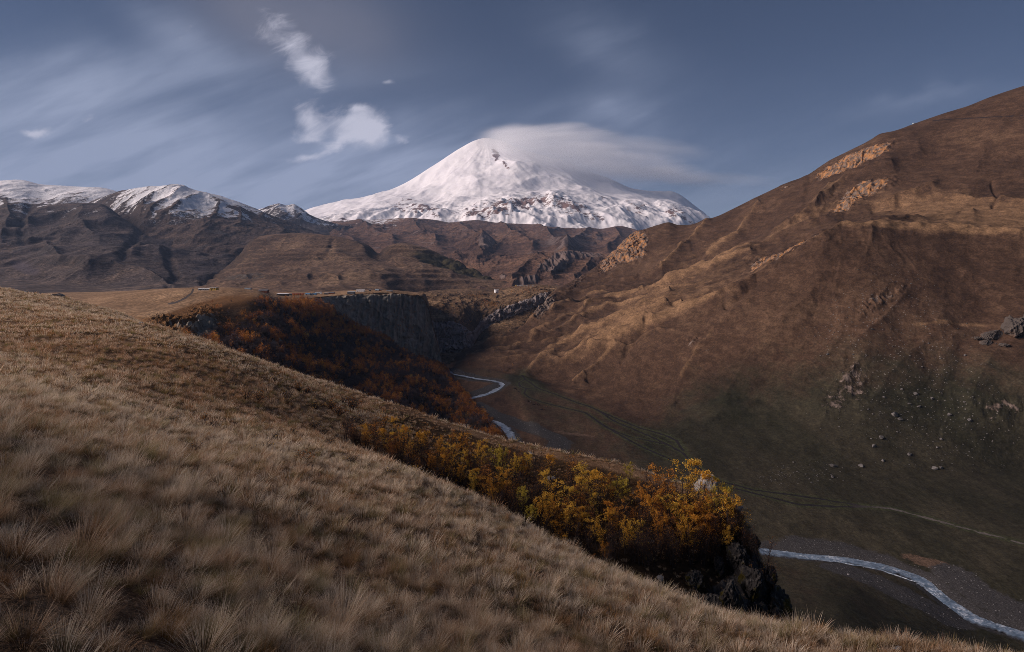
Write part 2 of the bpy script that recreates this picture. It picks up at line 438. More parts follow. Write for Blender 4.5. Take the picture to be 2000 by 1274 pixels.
# --- darker hills in front of them
dark_hill = terrain('dark_heath', DARKB, 420, mt_rock, True, bump=12, rocksize=60, stretch=(1, .5, 1, .5), soil=(.085, .068, .075))
d1 = curve([(-500,400,5000),(-200,380,4700),(0,389,4500),(35,390,4500),(70,401,4450),(105,402,4400),(154,399,4400),(196,402,4400),(245,432,4300),(280,455,4200),(340,470,4100),(420,482,4000),(520,500,3900),(640,530,3900)])
d2 = curve([(-500,440,3900),(-200,430,3800),(0,436,3700),(105,448,3600),(196,452,3500),(280,482,3400),(340,492,3400),(420,505,3300),(520,520,3200),(640,540,3200)])
d3 = curve([(-500,500,3000),(-200,490,2900),(0,492,2900),(105,500,2750),(196,505,2700),(280,522,2600),(420,540,2500),(640,552,2500)])
d4 = curve([(-500,560,2300),(0,548,2200),(105,556,2150),(240,566,2100),(420,566,2000),(640,566,2000)])
d5 = curve([(-500,600,1500),(0,585,1400),(420,585,1500),(640,580,1600)])
Pt = ridge_patch('dark_hill', [behind(d1, 1.2, .4), d1, d2, d3, d4, d5], -500, 640, 620, [4, 60, 60, 60, 16], dark_hill, 130, 520, 83, ([-500, 0, 70, 200, 300, 640], [380, 416, 416, 396, 380, 380]), 1.0, [([(137,399),(98,408),(59,428),(47,460)],16,30),([(187,400),(219,416),(250,440),(270,456)],15,34),([(117,469),(156,465),(219,461),(297,473),(344,481)],13,26),([(90,480),(117,512),(176,520),(219,508),(273,492),(312,500)],13,24),([(352,470),(414,454),(469,440)],15,34),([(390,482),(422,476),(469,498)],12,22),([(164,530),(219,522),(273,529),(336,562)],11,18),([(10,392),(20,430),(0,470)],13,26),([(160,410),(150,440),(180,462)],12,22),([(62,403),(44,436),(44,470)],9,-22),([(276,455),(262,480),(240,505)],8,-20),([(484,482),(461,516),(400,552)],9,-22),([(330,505),(345,540),(330,562)],8,-14)])
px, py = Pt.px, Pt.py
lowland = 1 - sstep(4.0, 4.9, Pt.row)
Pt.attrs['snow'] = np.where(Pt.row < 3, Pt.attrs['snow'], -.5)
Pt.attrs['soil'] = np.clip(.75 * ell(px, py, 45, 490, 42, 38, 30) + .8 * ell(px, py, 392, 532, 24, 22) + .5 * ell(px, py, 345, 520, 20, 12, 30) + .6 * ell(px, py, 60, 530, 60, 14, 15), 0, 1) * .62
Pt.build('dark_hill', dark_hill)

# --- foothills under the volcano
mid_rock = ((.055, .042, .040), (.12, .088, .078), (.21, .16, .14))
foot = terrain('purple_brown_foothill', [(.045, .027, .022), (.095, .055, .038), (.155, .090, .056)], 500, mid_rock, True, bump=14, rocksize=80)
e1 = curve([(560,452,8200),(640,436,8000),(690,432,7900),(745,430,7800),(800,428,7700),(850,432,7600),(880,436,7600),(930,432,7500),(980,438,7500),(1040,440,7400),(1100,446,7400),(1170,448,7300),(1210,443,7300),(1250,452,7200),(1400,470,7200)])
e2 = curve([(560,470,6500),(690,452,6400),(800,450,6200),(880,456,6100),(980,462,6000),(1100,466,6000),(1210,466,6000),(1400,480,6000)])
e3 = curve([(560,490,5000),(690,470,4900),(800,476,4800),(880,482,4700),(980,486,4700),(1100,490,4600),(1210,490,4600),(1400,500,4700)])
e4 = curve([(560,530,3600),(800,520,3500),(980,525,3400),(1210,530,3400),(1400,540,3500)])
Pt = ridge_patch('foothill', [behind(e1, 1.15, .4), e1, e2, e3, e4], 560, 1400, 560, [4, 50, 50, 40], foot, 105, 420, 95, ([560, 690, 760, 900, 1400], [438, 446, 444, 430, 420]), .9, [([(897,446),(940,472)],12,50),([(980,442),(1000,470),(1040,490)],14,60),([(1050,446),(1075,475),(1110,492)],13,55),([(1150,450),(1130,475),(1100,494)],13,55),([(1200,446),(1212,470),(1185,492)],13,50),([(700,431),(720,455),(765,472)],14,55),([(800,430),(815,452),(850,472)],14,55),([(640,438),(650,460),(690,480)],12,40),([(1010,470),(960,492)],10,30),([(1090,452),(1060,470)],10,34)])
px, py = Pt.px, Pt.py
Pt.attrs['snow'] = Pt.attrs['snow'] * (1 - sstep(770, 860, px)) - sstep(770, 860, px) * .4
Pt.attrs['rock'] = Pt.attrs['rock'] + .3 * ell(px, py, 1110, 470, 60, 14)
Pt.build('foothill', foot)

# the pointed conical hill
q1 = curve([(840,492,5300),(870,480,5200),(900,471,5100),(925,461,5050),(941,449,5000),(950,455,5000),(965,468,5000),(985,484,5000),(1010,500,4900),(1040,512,4900)])
q2 = curve([(840,500,4500),(900,488,4350),(941,478,4250),(965,488,4250),(1010,508,4400),(1040,518,4500)])
q3 = curve([(840,515,3700),(900,508,3600),(941,508,3550),(1010,520,3600),(1040,528,3700)])
q4 = curve([(840,560,2900),(941,560,2800),(1040,565,2900)])
P = Patch([behind(q1, 1.1, .5), q1, q2, q3, q4], 840, 1040, 170, [4, 40, 30, 12])
P.Z += sstep(1, 1.4, P.row) * ((rid(P.X / 160, P.Y / 420, 5, 8) - .5) * 45 + fbm(P.X / 40, P.Y / 40, 4, 2) * 7)
P.attrs['rock'] = .9 * ell(P.px, P.py, 953, 466, 16, 20, 40) + .2
P.attrs['snow'] = np.full(P.px.shape, -1.)
P.build('conical_hill', foot)

# rugged hills closing the gorge
g1 = curve([(860,560,4200),(905,520,4000),(950,508,3900),(1000,500,3800),(1060,494,3700),(1110,492,3700),(1160,497,3700),(1220,494,3700),(1330,500,3700)])
g2 = curve([(860,566,3300),(930,536,3200),(1000,522,3100),(1060,518,3000),(1110,520,3000),(1220,530,3000),(1330,540,3000)])
g3 = curve([(860,570,2700),(930,556,2600),(1000,548,2500),(1040,552,2450),(1110,556,2500),(1220,565,2500),(1330,570,2500)])
g4 = curve([(860,572,2200),(1000,570,2100),(1060,572,2100),(1330,580,2100)])
Pt = ridge_patch('gorge_hill', [behind(g1, 1.1, .4), g1, g2, g3, g4], 860, 1330, 420, [4, 50, 50, 24], foot, 70, 260, 105, None, 1., [([(1000,500),(960,530),(935,560)],12,22),([(1060,496),(1030,525),(1000,552)],12,26),([(1110,494),(1105,520),(1075,545)],12,24),([(1160,498),(1150,525),(1120,550)],12,20),([(940,512),(905,545)],11,16),([(1080,505),(1045,540)],8,14)])
px, py = Pt.px, Pt.py
Pt.attrs['snow'] = np.full(px.shape, -1.)
crag = .95 * ell(px, py, 1085, 516, 34, 13, -15) + .9 * ell(px, py, 1030, 549, 26, 9, -10) + .6 * ell(px, py, 1130, 498, 60, 8) + .5 * ell(px, py, 982, 542, 8, 6)
Pt.attrs['rock'] = .12 + crag
Pt.Z += crag * (rid(Pt.X / 35, Pt.Z / 60, 5, 3) - .4) * 40
Pt.build('gorge_hill', foot)

# --- the broad smooth hill
smooth = terrain('smooth_hill_grass', [(.075, .043, .024), (.13, .078, .043), (.185, .116, .066)], 300, ((.03, .028, .026), (.06, .052, .045), (.12, .10, .09)), bump=2.5, rocksize=22, stretch=(1, .35, 1, .3), tuft=9)
s1 = curve([(330,560,2500),(400,548,2900),(440,522,3200),(470,496,3400),(482,478,3500),(510,462,3500),(545,458,3500),(590,456,3500),(640,460,3400),(690,470,3300),(720,479,3200),(742,488,3100),(760,480,3100),(785,475,3100),(820,481,3000),(860,496,2900),(910,515,2750),(950,535,2620),(970,544,2560),(1060,550,2520)])
s2 = curve([(330,563,2300),(400,552,2500),(440,538,2700),(482,515,2800),(545,495,2800),(640,492,2750),(690,500,2700),(742,512,2600),(785,507,2650),(860,522,2600),(910,535,2550),(970,548,2480),(1060,554,2450)])
s3 = curve([(330,566,2100),(400,556,2250),(440,549,2300),(482,540,2350),(545,531,2350),(640,527,2300),(742,534,2250),(785,533,2350),(860,542,2400),(910,546,2420),(970,550,2400),(1060,556,2400)])
s4 = curve([(330,568,1950),(400,560,2050),(440,556,2050),(482,556,2050),(545,552,2000),(640,550,1950),(700,545,1950),(742,548,2000),(785,551,2150),(860,556,2250),(970,557,2300),(1060,560,2300)])
s5 = curve([(330,575,1700),(440,569,1750),(545,566,1700),(640,565,1700),(742,566,1680),(790,572,1900),(860,575,2080),(970,575,2150),(1060,575,2150)])
s6 = curve([(330,600,1350),(640,580,1400),(742,576,1450),(790,592,1700),(860,600,1960),(970,600,2000),(1060,600,2000)])
P = Patch([behind(s1, 1.12, .3), s1, s2, s3, s4, s5, s6], 330, 1060, 760, [4, 60, 50, 40, 30, 16])
px, py = P.px, P.py
k = sstep(1.0, 1.5, P.row)
P.Z += k * (fbm(P.X / 600, P.Y / 500, 3, 12) * 18 + (rid(P.X / 210 + P.Y / 700, P.Y / 620, 3, 15, .35) - .5) * 9 + fbm(P.X / 60, P.Y / 90, 4, 18) * 1.0)
lf_, cr_ = spur_field(px, py, [([(500,466),(482,500),(440,540)],22,9),([(560,460),(545,495),(500,540)],26,9),([(620,508),(690,520),(770,538),(860,552)],14,7),([(640,546),(700,534),(760,546),(830,558)],12,11),([(560,542),(610,537),(660,549)],10,8),([(785,477),(820,500),(905,532)],18,8),([(690,472),(740,500),(800,525),(880,545)],16,6),([(520,470),(522,500),(480,535)],6,-5),([(650,470),(640,500),(590,530)],6,-4),([(440,548),(520,541),(600,546)],8,8)], 20)
P.Z += k * lf_
lowb = ell(px, py, 470, 545, 120, 16, -4) + .6 * ell(px, py, 690, 548, 70, 10, 20)
P.Z += lowb * (rid(P.X / 90 + P.Y / 160, P.Y / 260, 4, 19, .4) - .5) * 7
zb = P.Z + 9 * fbm(P.X / 260, P.Y / 260, 3, 27); P.Z += k * (1 - sstep(4.0, 5.0, P.row)) * 2.6 * np.sin(zb * 2 * np.pi / 21.) * (.4 + .6 * np.clip(fbm(P.X / 180, P.Y / 180, 2, 28) + .5, 0, 1))
bluff = ell(px, py, 900, 522, 90, 17, 13)
P.Z += -bluff * rid(P.X / 90 - P.Y / 300, P.Y / 150, 4, 33) * 34 * sstep(.15, .5, bluff)
gul = ell(px, py, 738, 497, 22, 11, 25)
P.Z -= gul * 30
P.attrs['rock'] = .36 * ell(px, py, 480, 548, 60, 10, -4) + .35 * bluff + .5 * gul + .3 * lowb - .1
P.attrs['green'] = 1.4 * bluff
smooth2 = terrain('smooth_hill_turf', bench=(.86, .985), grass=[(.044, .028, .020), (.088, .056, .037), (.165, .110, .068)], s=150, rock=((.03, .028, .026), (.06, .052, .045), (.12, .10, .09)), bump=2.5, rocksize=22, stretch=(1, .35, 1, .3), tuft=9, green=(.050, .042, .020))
P.build('smooth_hill', smooth2)

# --- terraces and the gorge cliffs
cliff_pal = ((.060, .054, .045), (.20, .178, .145), (.34, .305, .255))
pale_cliff = ((.08, .068, .066), (.19, .162, .155), (.33, .285, .275))
terr = terrain('terrace_grass', [(.050, .032, .019), (.105, .065, .036), (.185, .122, .070)], 90, pale_cliff, bump=2.5, rocksize=13, vert=.18, soil=(.11, .055, .016), tuft=5)
t0 = curve([(770,560,2500),(900,556,2500),(1000,553,2500),(1060,556,2400),(1150,562,2300)])
t1 = curve([(770,574,1900),(860,571,2000),(920,571,2000),(965,572,2000),(1010,563,2050),(1060,559,2050),(1085,563,2000),(1150,575,1950)])
t2 = curve([(770,595,1650),(860,592,1680),(900,590,1720),(950,598,1750),(1000,584,1820),(1060,566,1880),(1085,570,1850),(1150,590,1800)])
t3 = curve([(770,626,1450),(845,626,1450),(880,627,1460),(905,634,1470),(922,648,1500),(940,626,1640),(965,608,1680),(1000,594,1720),(1040,580,1770),(1062,572,1800),(1085,576,1800),(1150,600,1700)])
t4 = curve([(770,700,1390),(845,690,1385),(880,688,1390),(905,688,1400),(922,676,1450),(940,650,1600),(965,632,1640),(1000,620,1680),(1040,602,1730),(1062,592,1770),(1085,600,1750),(1150,630,1650)])
t5 = curve([(770,716,1330),(845,708,1340),(880,702,1345),(905,695,1370),(922,690,1390),(940,680,1420),(965,668,1460),(1000,652,1540),(1040,640,1620),(1085,640,1620),(1150,650,1600)])
t6 = curve([(770,725,1270),(880,716,1290),(922,712,1300),(965,700,1330),(1040,680,1400),(1150,680,1450)])
P = Patch([t0, t1, t2, t3, t4, t5, t6], 770, 1150, 620, [14, 50, 70, 90, 40, 12])
px, py, r = P.px, P.py, P.row
face = sstep(2.98, 3.08, r) * (1 - sstep(3.8, 4.15, r))
P.Z += sstep(.5, 1.5, r) * (1 - sstep(2.7, 3.0, r)) * (fbm(P.X / 70, P.Y / 110, 5, 44) * 8 + (rid(P.X / 45, P.Y / 60, 4, 47) - .5) * 9)
P.Z += fbm(P.X / 12, P.Y / 14, 4, 46) * 1.2
wz_ = fbm(P.X / 30, P.Z / 24, 4, 148)
P.Y -= face * ((rid(P.X / 15 + wz_ * .9, P.Z / 50 + wz_, 5, 48) - .5) * 15 + (rid(P.X / 75 + wz_, P.Z / 55, 4, 49) - .5) * 34 + fbm(P.X / 9, P.Z / 9, 4, 149) * 7)
P.Z += np.exp(-((r - 3.0) / .25) ** 2) * fbm(P.X / 14, P.Y / 30, 4, 150) * 7
P.X = (P.px - CX) / FPX * P.Y
P.Z += sstep(4, 4.4, r) * fbm(P.X / 30, P.Y / 30, 4, 51) * 5
P.attrs['rock'] = face * 1.0 + .10 - .35 * ell(px, py, 1000, 625, 40, 14, -20) + .25 * ell(px, py, 880, 655, 45, 25)
tr1 = pdist(px, py, [(765,566),(800,567),(850,569),(880,573),(915,572),(960,567),(1010,562)])
tr2 = pdist(px, py, [(930,570),(870,580),(846,590),(843,596)])
P.attrs['soil'] = np.clip(.9 * ell(px, py, 960, 596, 22, 8) + .8 * ell(px, py, 930, 578, 22, 4, 0) + .6 * ell(px, py, 1040, 567, 16, 5, -20) + .6 * ell(px, py, 910, 629, 22, 3, 12), 0, 1) * .62
P.build('terrace', terr)
PTERR = P

# --- plateau with the hamlet and its basalt cliff
plat = terrain('plateau_turf', [(.10, .060, .032), (.18, .113, .063), (.26, .172, .10)], 60, cliff_pal, bump=.9, rocksize=7, vert=.14, stretch=(1, .4, 1, .2), soil=(.075, .062, .056), green=(.13, .062, .020), tuft=3)
p0 = curve([(80,572,1700),(200,570,1600),(400,564,1500),(560,571,1500),(700,567,1600),(790,570,1600),(830,575,1500),(846,640,1400),(864,712,1300)])
p1 = curve([(80,585,1100),(160,588,1000),(230,578,1000),(300,570,980),(360,565,960),(400,565.5,960),(450,563.5,960),(500,567,980),(540,575,1080),(600,575.5,1150),(640,575,1200),(700,569,1250),(760,567,1290),(800,571,1300),(826,574,1290),(838,602,1285),(846,637,1280),(855,668,1270),(864,704,1260)])
p2 = curve([(80,600,820),(160,600,800),(230,596,780),(300,596,760),(360,590,770),(400,586,790),(450,577,840),(500,573,890),(540,579,960),(600,578.5,1060),(640,578,1110),(700,573,1170),(760,570.5,1210),(800,574,1230),(824,577,1240),(838,604,1245),(846,639,1245),(855,670,1245),(864,706,1240)])
p3 = curve([(80,625,680),(160,618,650),(230,615,640),(300,622,600),(360,618,620),(400,608,660),(450,592,740),(500,583,810),(540,590,880),(600,584,1010),(640,579,1095),(700,575,1160),(760,572.5,1200),(800,576,1220),(823,579,1232),(838,606,1240),(846,641,1241),(855,672,1242),(864,708,1238)])
p4 = curve([(80,660,600),(160,650,580),(230,645,570),(300,655,560),(360,655,560),(400,665,575),(450,640,650),(500,615,740),(540,606,840),(600,600,960),(640,604,1050),(680,632,1095),(700,645,1110),(760,668,1150),(800,692,1170),(823,705,1185),(838,710,1200),(855,714,1215),(864,716,1225)])
p5 = curve([(80,700,520),(230,700,500),(300,720,480),(400,720,500),(500,690,640),(600,660,800),(700,690,1000),(800,722,1080),(864,730,1160)])
P = Patch([behind(p0, 1.1, .2), p0, p1, p2, p3, p4, p5], 80, 864, 900, [3, 16, 36, 40, 120, 14])
px, py, r = P.px, P.py, P.row
face = sstep(4.0, 4.08, r) * (1 - sstep(4.85, 5.05, r)) * sstep(575, 650, px) * (1 - .8 * ell(px, py, 540, 600, 60, 40) - .5 * ell(px, py, 475, 620, 40, 40))
P.Z += (sstep(1, 2, r) * (1 - sstep(3.4, 4.0, r))) * (fbm(P.X / 90, P.Y / 120, 4, 54) * 1.5 + fbm(P.X / 14, P.Y / 20, 4, 55) * .35)
colm = rid(P.X / 9 + fbm(P.X / 40, P.Z / 60, 3, 57) * .4, P.Z / 170, 4, 56)
butt = rid(P.X / 38, P.Z / 260, 3, 58)
wz_ = fbm(P.X / 30, P.Z / 26, 4, 157)
butt = rid(P.X / 52 + wz_ * .5, P.Z / 120, 4, 58)
P.Y -= face * ((colm - .5) * 9 + (butt - .5) * 17 + wz_ * 9 + fbm(P.X / 9, P.Z / 8, 5, 59) * 4.5)
P.Z += np.exp(-((r - 4.0) / .12) ** 2) * sstep(585, 640, px) * (fbm(P.X / 16, P.Y / 40, 4, 158) * 5 - 1)
P.X = (P.px - CX) / FPX * P.Y
P.attrs['rock'] = face * 1.15 + .75 * ell(px, py, 405, 645, 40, 34, 60) + .5 * ell(px, py, 340, 632, 40, 12, 15) - .05
crg = np.clip(ell(px, py, 405, 645, 44, 36, 60) + .8 * ell(px, py, 340, 632, 44, 14, 15), 0, 1)
P.Z += crg * ((rid(P.X / 11, P.Y / 14 + P.Z / 9, 5, 61) - .45) * 11 + fbm(P.X / 4, P.Y / 5, 3, 62) * 2)
P.attrs['green'] = .9 * ell(px, py, 420, 595, 90, 14, -12) + .9 * ell(px, py, 360, 618, 34, 10, -10) + .5 * sstep(3.6, 4.2, r) * (1 - face)
ptr = pdist(px, py, [(322,595),(345,590),(362,582),(374,573),(377,566)])
P.attrs['soil'] = np.clip(1.2 - ptr / 2.6, 0, 1) * sstep(318, 335, px)
P.build('plateau', plat)
PPLAT = P

# --- wooded slope below the cliff
slope_m = terrain('wooded_slope_floor', [(.022, .014, .009), (.048, .028, .014), (.085, .047, .018)], 30, cliff_pal, bump=1.0, rocksize=6, tuft=2)
w0 = curve([(150,650,520),(310,646,600),(400,650,660),(440,636,700),(480,606,770),(520,588,830),(560,589,890),(600,590,980),(640,602,1060),(680,628,1095),(720,648,1120),(760,668,1150),(800,692,1170),(840,710,1200),(866,717,1225),(885,742,-168),(905,774,-171),(930,803,-174),(955,833,-176),(985,862,-178),(1030,900,-180)])
w1 = curve([(150,670,460),(310,672,520),(400,672,570),(440,660,620),(480,640,680),(520,626,730),(560,626,790),(600,638,850),(640,652,900),(680,668,940),(720,682,970),(760,698,1000),(800,714,1020),(840,728,1050),(866,737,1080),(885,764,960),(905,792,860),(930,816,790),(955,843,725),(985,872,675),(1030,910,620)])
w2 = curve([(150,705,390),(310,702,420),(400,702,450),(500,722,520),(600,748,590),(700,788,630),(760,806,650),(800,820,670),(840,832,700),(866,836,715),(905,846,715),(930,856,690),(955,872,650),(985,893,615),(1030,925,580)])
w3 = curve([(150,800,300),(400,800,330),(600,840,400),(800,880,480),(905,900,540),(985,925,540),(1030,950,530)])
P = Patch([behind(w0, 1.03, .4), w0, w1, w2, w3], 150, 1030, 420, [3, 60, 60, 10])
k = sstep(1.0, 1.3, P.row)
P.Z += k * (fbm(P.X / 60, P.Y / 90, 4, 64) * 7 + (rid(P.X / 45 - P.Y / 120, P.Y / 160, 4, 65) - .5) * 10)
px, py = P.px, P.py
P.Z += np.clip(ell(px, py, 400, 640, 40, 44, 40) + ell(px, py, 545, 680, 14, 30, -25), 0, 1) * ((rid(P.X / 10, P.Y / 12 + P.Z / 8, 5, 66) - .45) * 10 + fbm(P.X / 4, P.Y / 5, 3, 67) * 2)
P.attrs['rock'] = .8 * ell(px, py, 400, 640, 36, 40, 40) + .7 * ell(px, py, 545, 680, 14, 30, -25) + .5 * ell(px, py, 500, 600, 20, 30, -30)
P.build('wooded_slope', slope_m)
PWOOD = P

# --- the big hill on the right, flowing into the valley floor
R = [curve([(830,714,1360),(868,708,1350),(900,692,1360),(930,682,1380),(960,668,1410),(1000,650,1450),(1030,637,1480),(1045,610,1540),(1062,590,1590),(1085,566,1660),(1120,548,1780),(1150,530,1880),(1185,504,1980),(1220,470,2050),(1240,455,2050),(1258,449,2030),(1285,440,2020),(1305,435,2000),(1325,440,1980),(1345,440,1960),(1370,434,1930),(1400,424,1900),(1440,405,1860),(1500,376,1800),(1545,356,1760),(1562,350,1750),(1590,336,1730),(1620,316,1700),(1660,296,1660),(1700,276,1620),(1720,264,1600),(1745,259,1590),(1790,243,1550),(1820,232,1520),(1850,222,1500),(1890,210,1470),(1930,194,1440),(2000,171,1390),(2300,70,1250)]),
     curve([(830,717,1320),(868,712,1320),(900,700,1320),(960,682,1340),(1000,668,1360),(1030,655,1380),(1062,630,1430),(1085,612,1470),(1150,580,1580),(1220,530,1700),(1258,510,1720),(1305,492,1700),(1345,488,1660),(1400,470,1600),(1500,430,1500),(1562,405,1450),(1620,380,1400),(1700,345,1350),(1745,330,1320),(1850,325,1250),(2000,310,1150),(2300,240,1000)]),
     curve([(830,719,1290),(868,715,1290),(900,704,1280),(960,690,1270),(1030,675,1260),(1085,655,1290),(1150,632,1310),(1220,600,1330),(1305,568,1330),(1345,557,1310),(1400,538,1270),(1500,496,1230),(1562,474,1200),(1620,452,1180),(1700,432,1160),(1745,424,1140),(1850,415,1080),(2000,410,1000),(2300,370,900)]),
     curve([(830,722,1270),(868,717,1262),(900,707,1240),(960,697,1215),(1030,690,1180),(1085,683,1150),(1150,668,1110),(1220,648,1070),(1305,615,1030),(1345,600,1010),(1400,576,985),(1500,533,960),(1562,503,945),(1590,488,940),(1620,476,935),(1700,463,930),(1745,461,930),(1850,465,910),(2000,478,860),(2300,470,780)]),
     curve([(830,724,1255),(868,719,1250),(900,710,1220),(960,704,1180),(1030,708,1120),(1085,712,1070),(1150,712,1010),(1220,705,950),(1305,690,900),(1400,668,860),(1500,640,830),(1620,610,810),(1700,598,800),(1800,606,785),(1900,625,770),(2000,632,740),(2300,640,660)]),
     curve([(830,726,1240),(868,721,1238),(900,713,1205),(960,714,1150),(1030,722,1070),(1085,738,1010),(1150,755,940),(1220,768,880),(1305,780,820),(1400,785,775),(1500,782,745),(1620,760,725),(1700,752,715),(1800,752,705),(2000,760,665),(2300,770,600)]),
     curve([(830,728,1228),(868,723,1225),(900,719,1175),(960,724,1100),(1000,735,1040),(1070,757,955),(1150,793,850),(1220,823,-164.5),(1305,857,-166),(1400,895,-168),(1500,912,-170),(1650,925,-172),(1800,930,-174),(2000,925,-176),(2300,940,-178)]),
     curve([(830,729,1222),(868,724,1218),(900,724,1140),(960,733,1070),(1000,752,990),(1070,800,-165),(1150,850,-170),(1220,890,-171.5),(1305,935,-174),(1400,975,-177),(1500,992,-179),(1650,1000,-180.5),(1800,1022,-183),(2000,1065,-185.5),(2300,1120,-188)]),
     curve([(830,730,1215),(868,726,1210),(900,729,1115),(960,741,1040),(1000,760,968),(1070,858,-169.5),(1150,920,-176),(1220,960,-179),(1305,1000,-182),(1400,1040,-185),(1500,1062,-188),(1560,1070,-188.6),(1650,1079,-189.3),(1730,1092,-190),(1800,1112,-191.2),(1850,1150,-193),(1900,1185,-194.6),(2000,1222,-196.4),(2300,1330,-199)]),
     curve([(830,732,1205),(868,730,1195),(900,742,1085),(960,762,975),(1000,797,875),(1070,898,-174),(1150,950,-178),(1220,1000,-182),(1305,1040,-185),(1400,1060,-187),(1500,1080,-190.5),(1560,1086,-191),(1650,1096,-191.6),(1730,1112,-192.4),(1800,1138,-193.6),(1850,1178,-195.2),(1900,1212,-197),(2000,1247,-198.6),(2300,1370,-201)]),
     curve([(830,736,1190),(868,745,1150),(900,790,-168),(960,840,-171),(1070,930,-177),(1150,990,-180),(1305,1080,-186),(1400,1105,-187),(1500,1112,-188),(1560,1116,-188.2),(1650,1130,-188.8),(1730,1170,-189.5),(1800,1205,-191),(1850,1238,-193),(1900,1262,-195),(2000,1300,-197.5),(2300,1440,-200)]),
     curve([(830,760,1000),(900,860,-172),(1070,1000,-178),(1305,1150,-180),(1500,1190,-174),(1650,1230,-172),(1800,1320,-174),(2000,1420,-184),(2300,1600,-190)]),
     curve([(830,860,600),(1070,1100,-180),(1305,1260,-170),(1650,1500,-150),(2000,1700,-160),(2300,1900,-170)])]
P = Patch([behind(R[0], 1.15, .35)] + R, 830, 2300, 1300, [4, 90, 80, 70, 70, 70, 50, 50, 40, 26, 40, 40, 14])
X0, Y0 = P.X.copy(), P.Y.copy()
px, py, r = P.px, P.py, P.row
hill = sstep(1.0, 1.6, r) * (1 - sstep(6.2, 7.0, r))
def along(deg):
    t_ = math.radians(deg)
    return X0 * math.cos(t_) + Y0 * math.sin(t_), -X0 * math.sin(t_) + Y0 * math.cos(t_)
A1, B1 = along(-36); A, B = along(44)      # fall-line directions of the far spurs and of the near slope
warp = fbm(X0 / 150, Y0 / 150, 4, 70)
wz = sstep(1180, 1480, px + .6 * (py - 640))
fA = rid(B1 / 74 + warp * .7, A1 / 520, 3, 71, .45); fA2 = rid(B1 / 34 + warp * 1.3, A1 / 190, 3, 72, .5)
fB = rid(B / 130 + warp * .9, A / 420, 4, 171, .42); fB2 = rid(B / 34 + warp * 1.3, A / 170, 4, 172, .5)
zA = .25 + .95 * ell(px, py, 1160, 640, 260, 95, -25)
P.Z += hill * ((1 - wz) * zA * ((fA - .5) * 26 + (fA2 - .45) * 6) + wz * ((fB - .5) * 9 + (fB2 - .45) * 1.2) + fbm(X0 / 200, Y0 / 200, 4, 73) * 10)
P.Z += sstep(1, 1.3, r) * (1 - sstep(6.5, 7.4, r)) * fbm(X0 / 24, Y0 / 24, 5, 74) * .7
floorm = sstep(6.4, 7.2, r)
P.Z += floorm * (fbm(X0 / 60, Y0 / 60, 4, 75) * 1.0 + fbm(X0 / 9, Y0 / 9, 4, 76) * .22)
SP = [([(1500,420),(1420,480),(1320,530),(1210,580)],22,-9),([(1575,475),(1490,514),(1405,560),(1315,600)],9,-6),([(1240,612),(1160,642),(1090,672)],8,-4),([(1760,400),(1680,412),(1600,436)],12,-5),([(2000,478),(1850,464),(1771,461),(1700,462),(1643,464),(1563,506),(1501,536),(1430,580),(1346,612),(1290,632),(1230,660),(1150,700)],18,9),
      ([(1465,503),(1374,531),(1304,552),(1220,573),(1150,584),(1104,605),(1024,640),(950,671),(905,691)],8,8),([(1255,565),(1202,579),(1167,594),(1136,615),(1080,636),(1024,654),(968,675)],7,6),
      ([(1307,580),(1255,584),(1202,594),(1150,615),(1115,633),(1066,654),(1010,682),(964,696)],7,6),([(1269,640),(1220,650),(1178,664),(1136,689),(1108,710)],8,6),([(1330,600),(1262,612),(1212,628),(1165,645),(1120,668),(1070,690)],7,6),
      ([(1318,619),(1269,640),(1258,657),(1230,682),(1213,710),(1150,740)],6,-4),([(1741,322),(1649,359),(1612,395),(1563,438),(1514,460)],8,8),([(1821,368),(1747,392),(1649,420),(1563,457),(1483,487),(1403,516),(1300,548)],9,9),
      ([(1581,345),(1575,401),(1544,445)],7,-3),([(1937,359),(1950,389),(1940,410)],4,-2),([(1643,702),(1710,647),(1771,580)],26,3.5),([(1690,700),(1640,760),(1600,830)],28,3),([(1620,372),(1590,420),(1540,455)],7,7),([(1480,400),(1440,450),(1380,490)],10,7),
      ([(1380,436),(1340,480),(1290,520)],10,8),([(1430,620),(1370,680),(1330,740)],18,3.5),([(1540,620),(1470,700),(1420,780)],24,3.5),([(1820,660),(1740,735),(1690,800)],34,3),([(1940,700),(1905,770),(1890,830)],36,2.5),([(1480,560),(1420,610)],8,-4),([(1600,560),(1530,640),(1470,720)],14,1.5),
      ([(1080,700),(1040,720),(1000,734)],7,4),([(1000,668),(950,690),(910,704)],6,4),([(1200,690),(1160,720),(1120,745)],8,4),([(1900,420),(1800,440),(1700,448)],8,5),([(2000,400),(1900,392),(1840,388)],8,4)]
lf, crs = spur_field(px, py, SP, 31)
nz_ = .75 + .5 * np.clip(fbm(X0 / 70, Y0 / 70, 3, 176) + .35, 0, 1)
P.Z += lf * nz_ * 1.9 * sstep(1.0, 1.35, r) * (1 - sstep(6.2, 6.8, r))
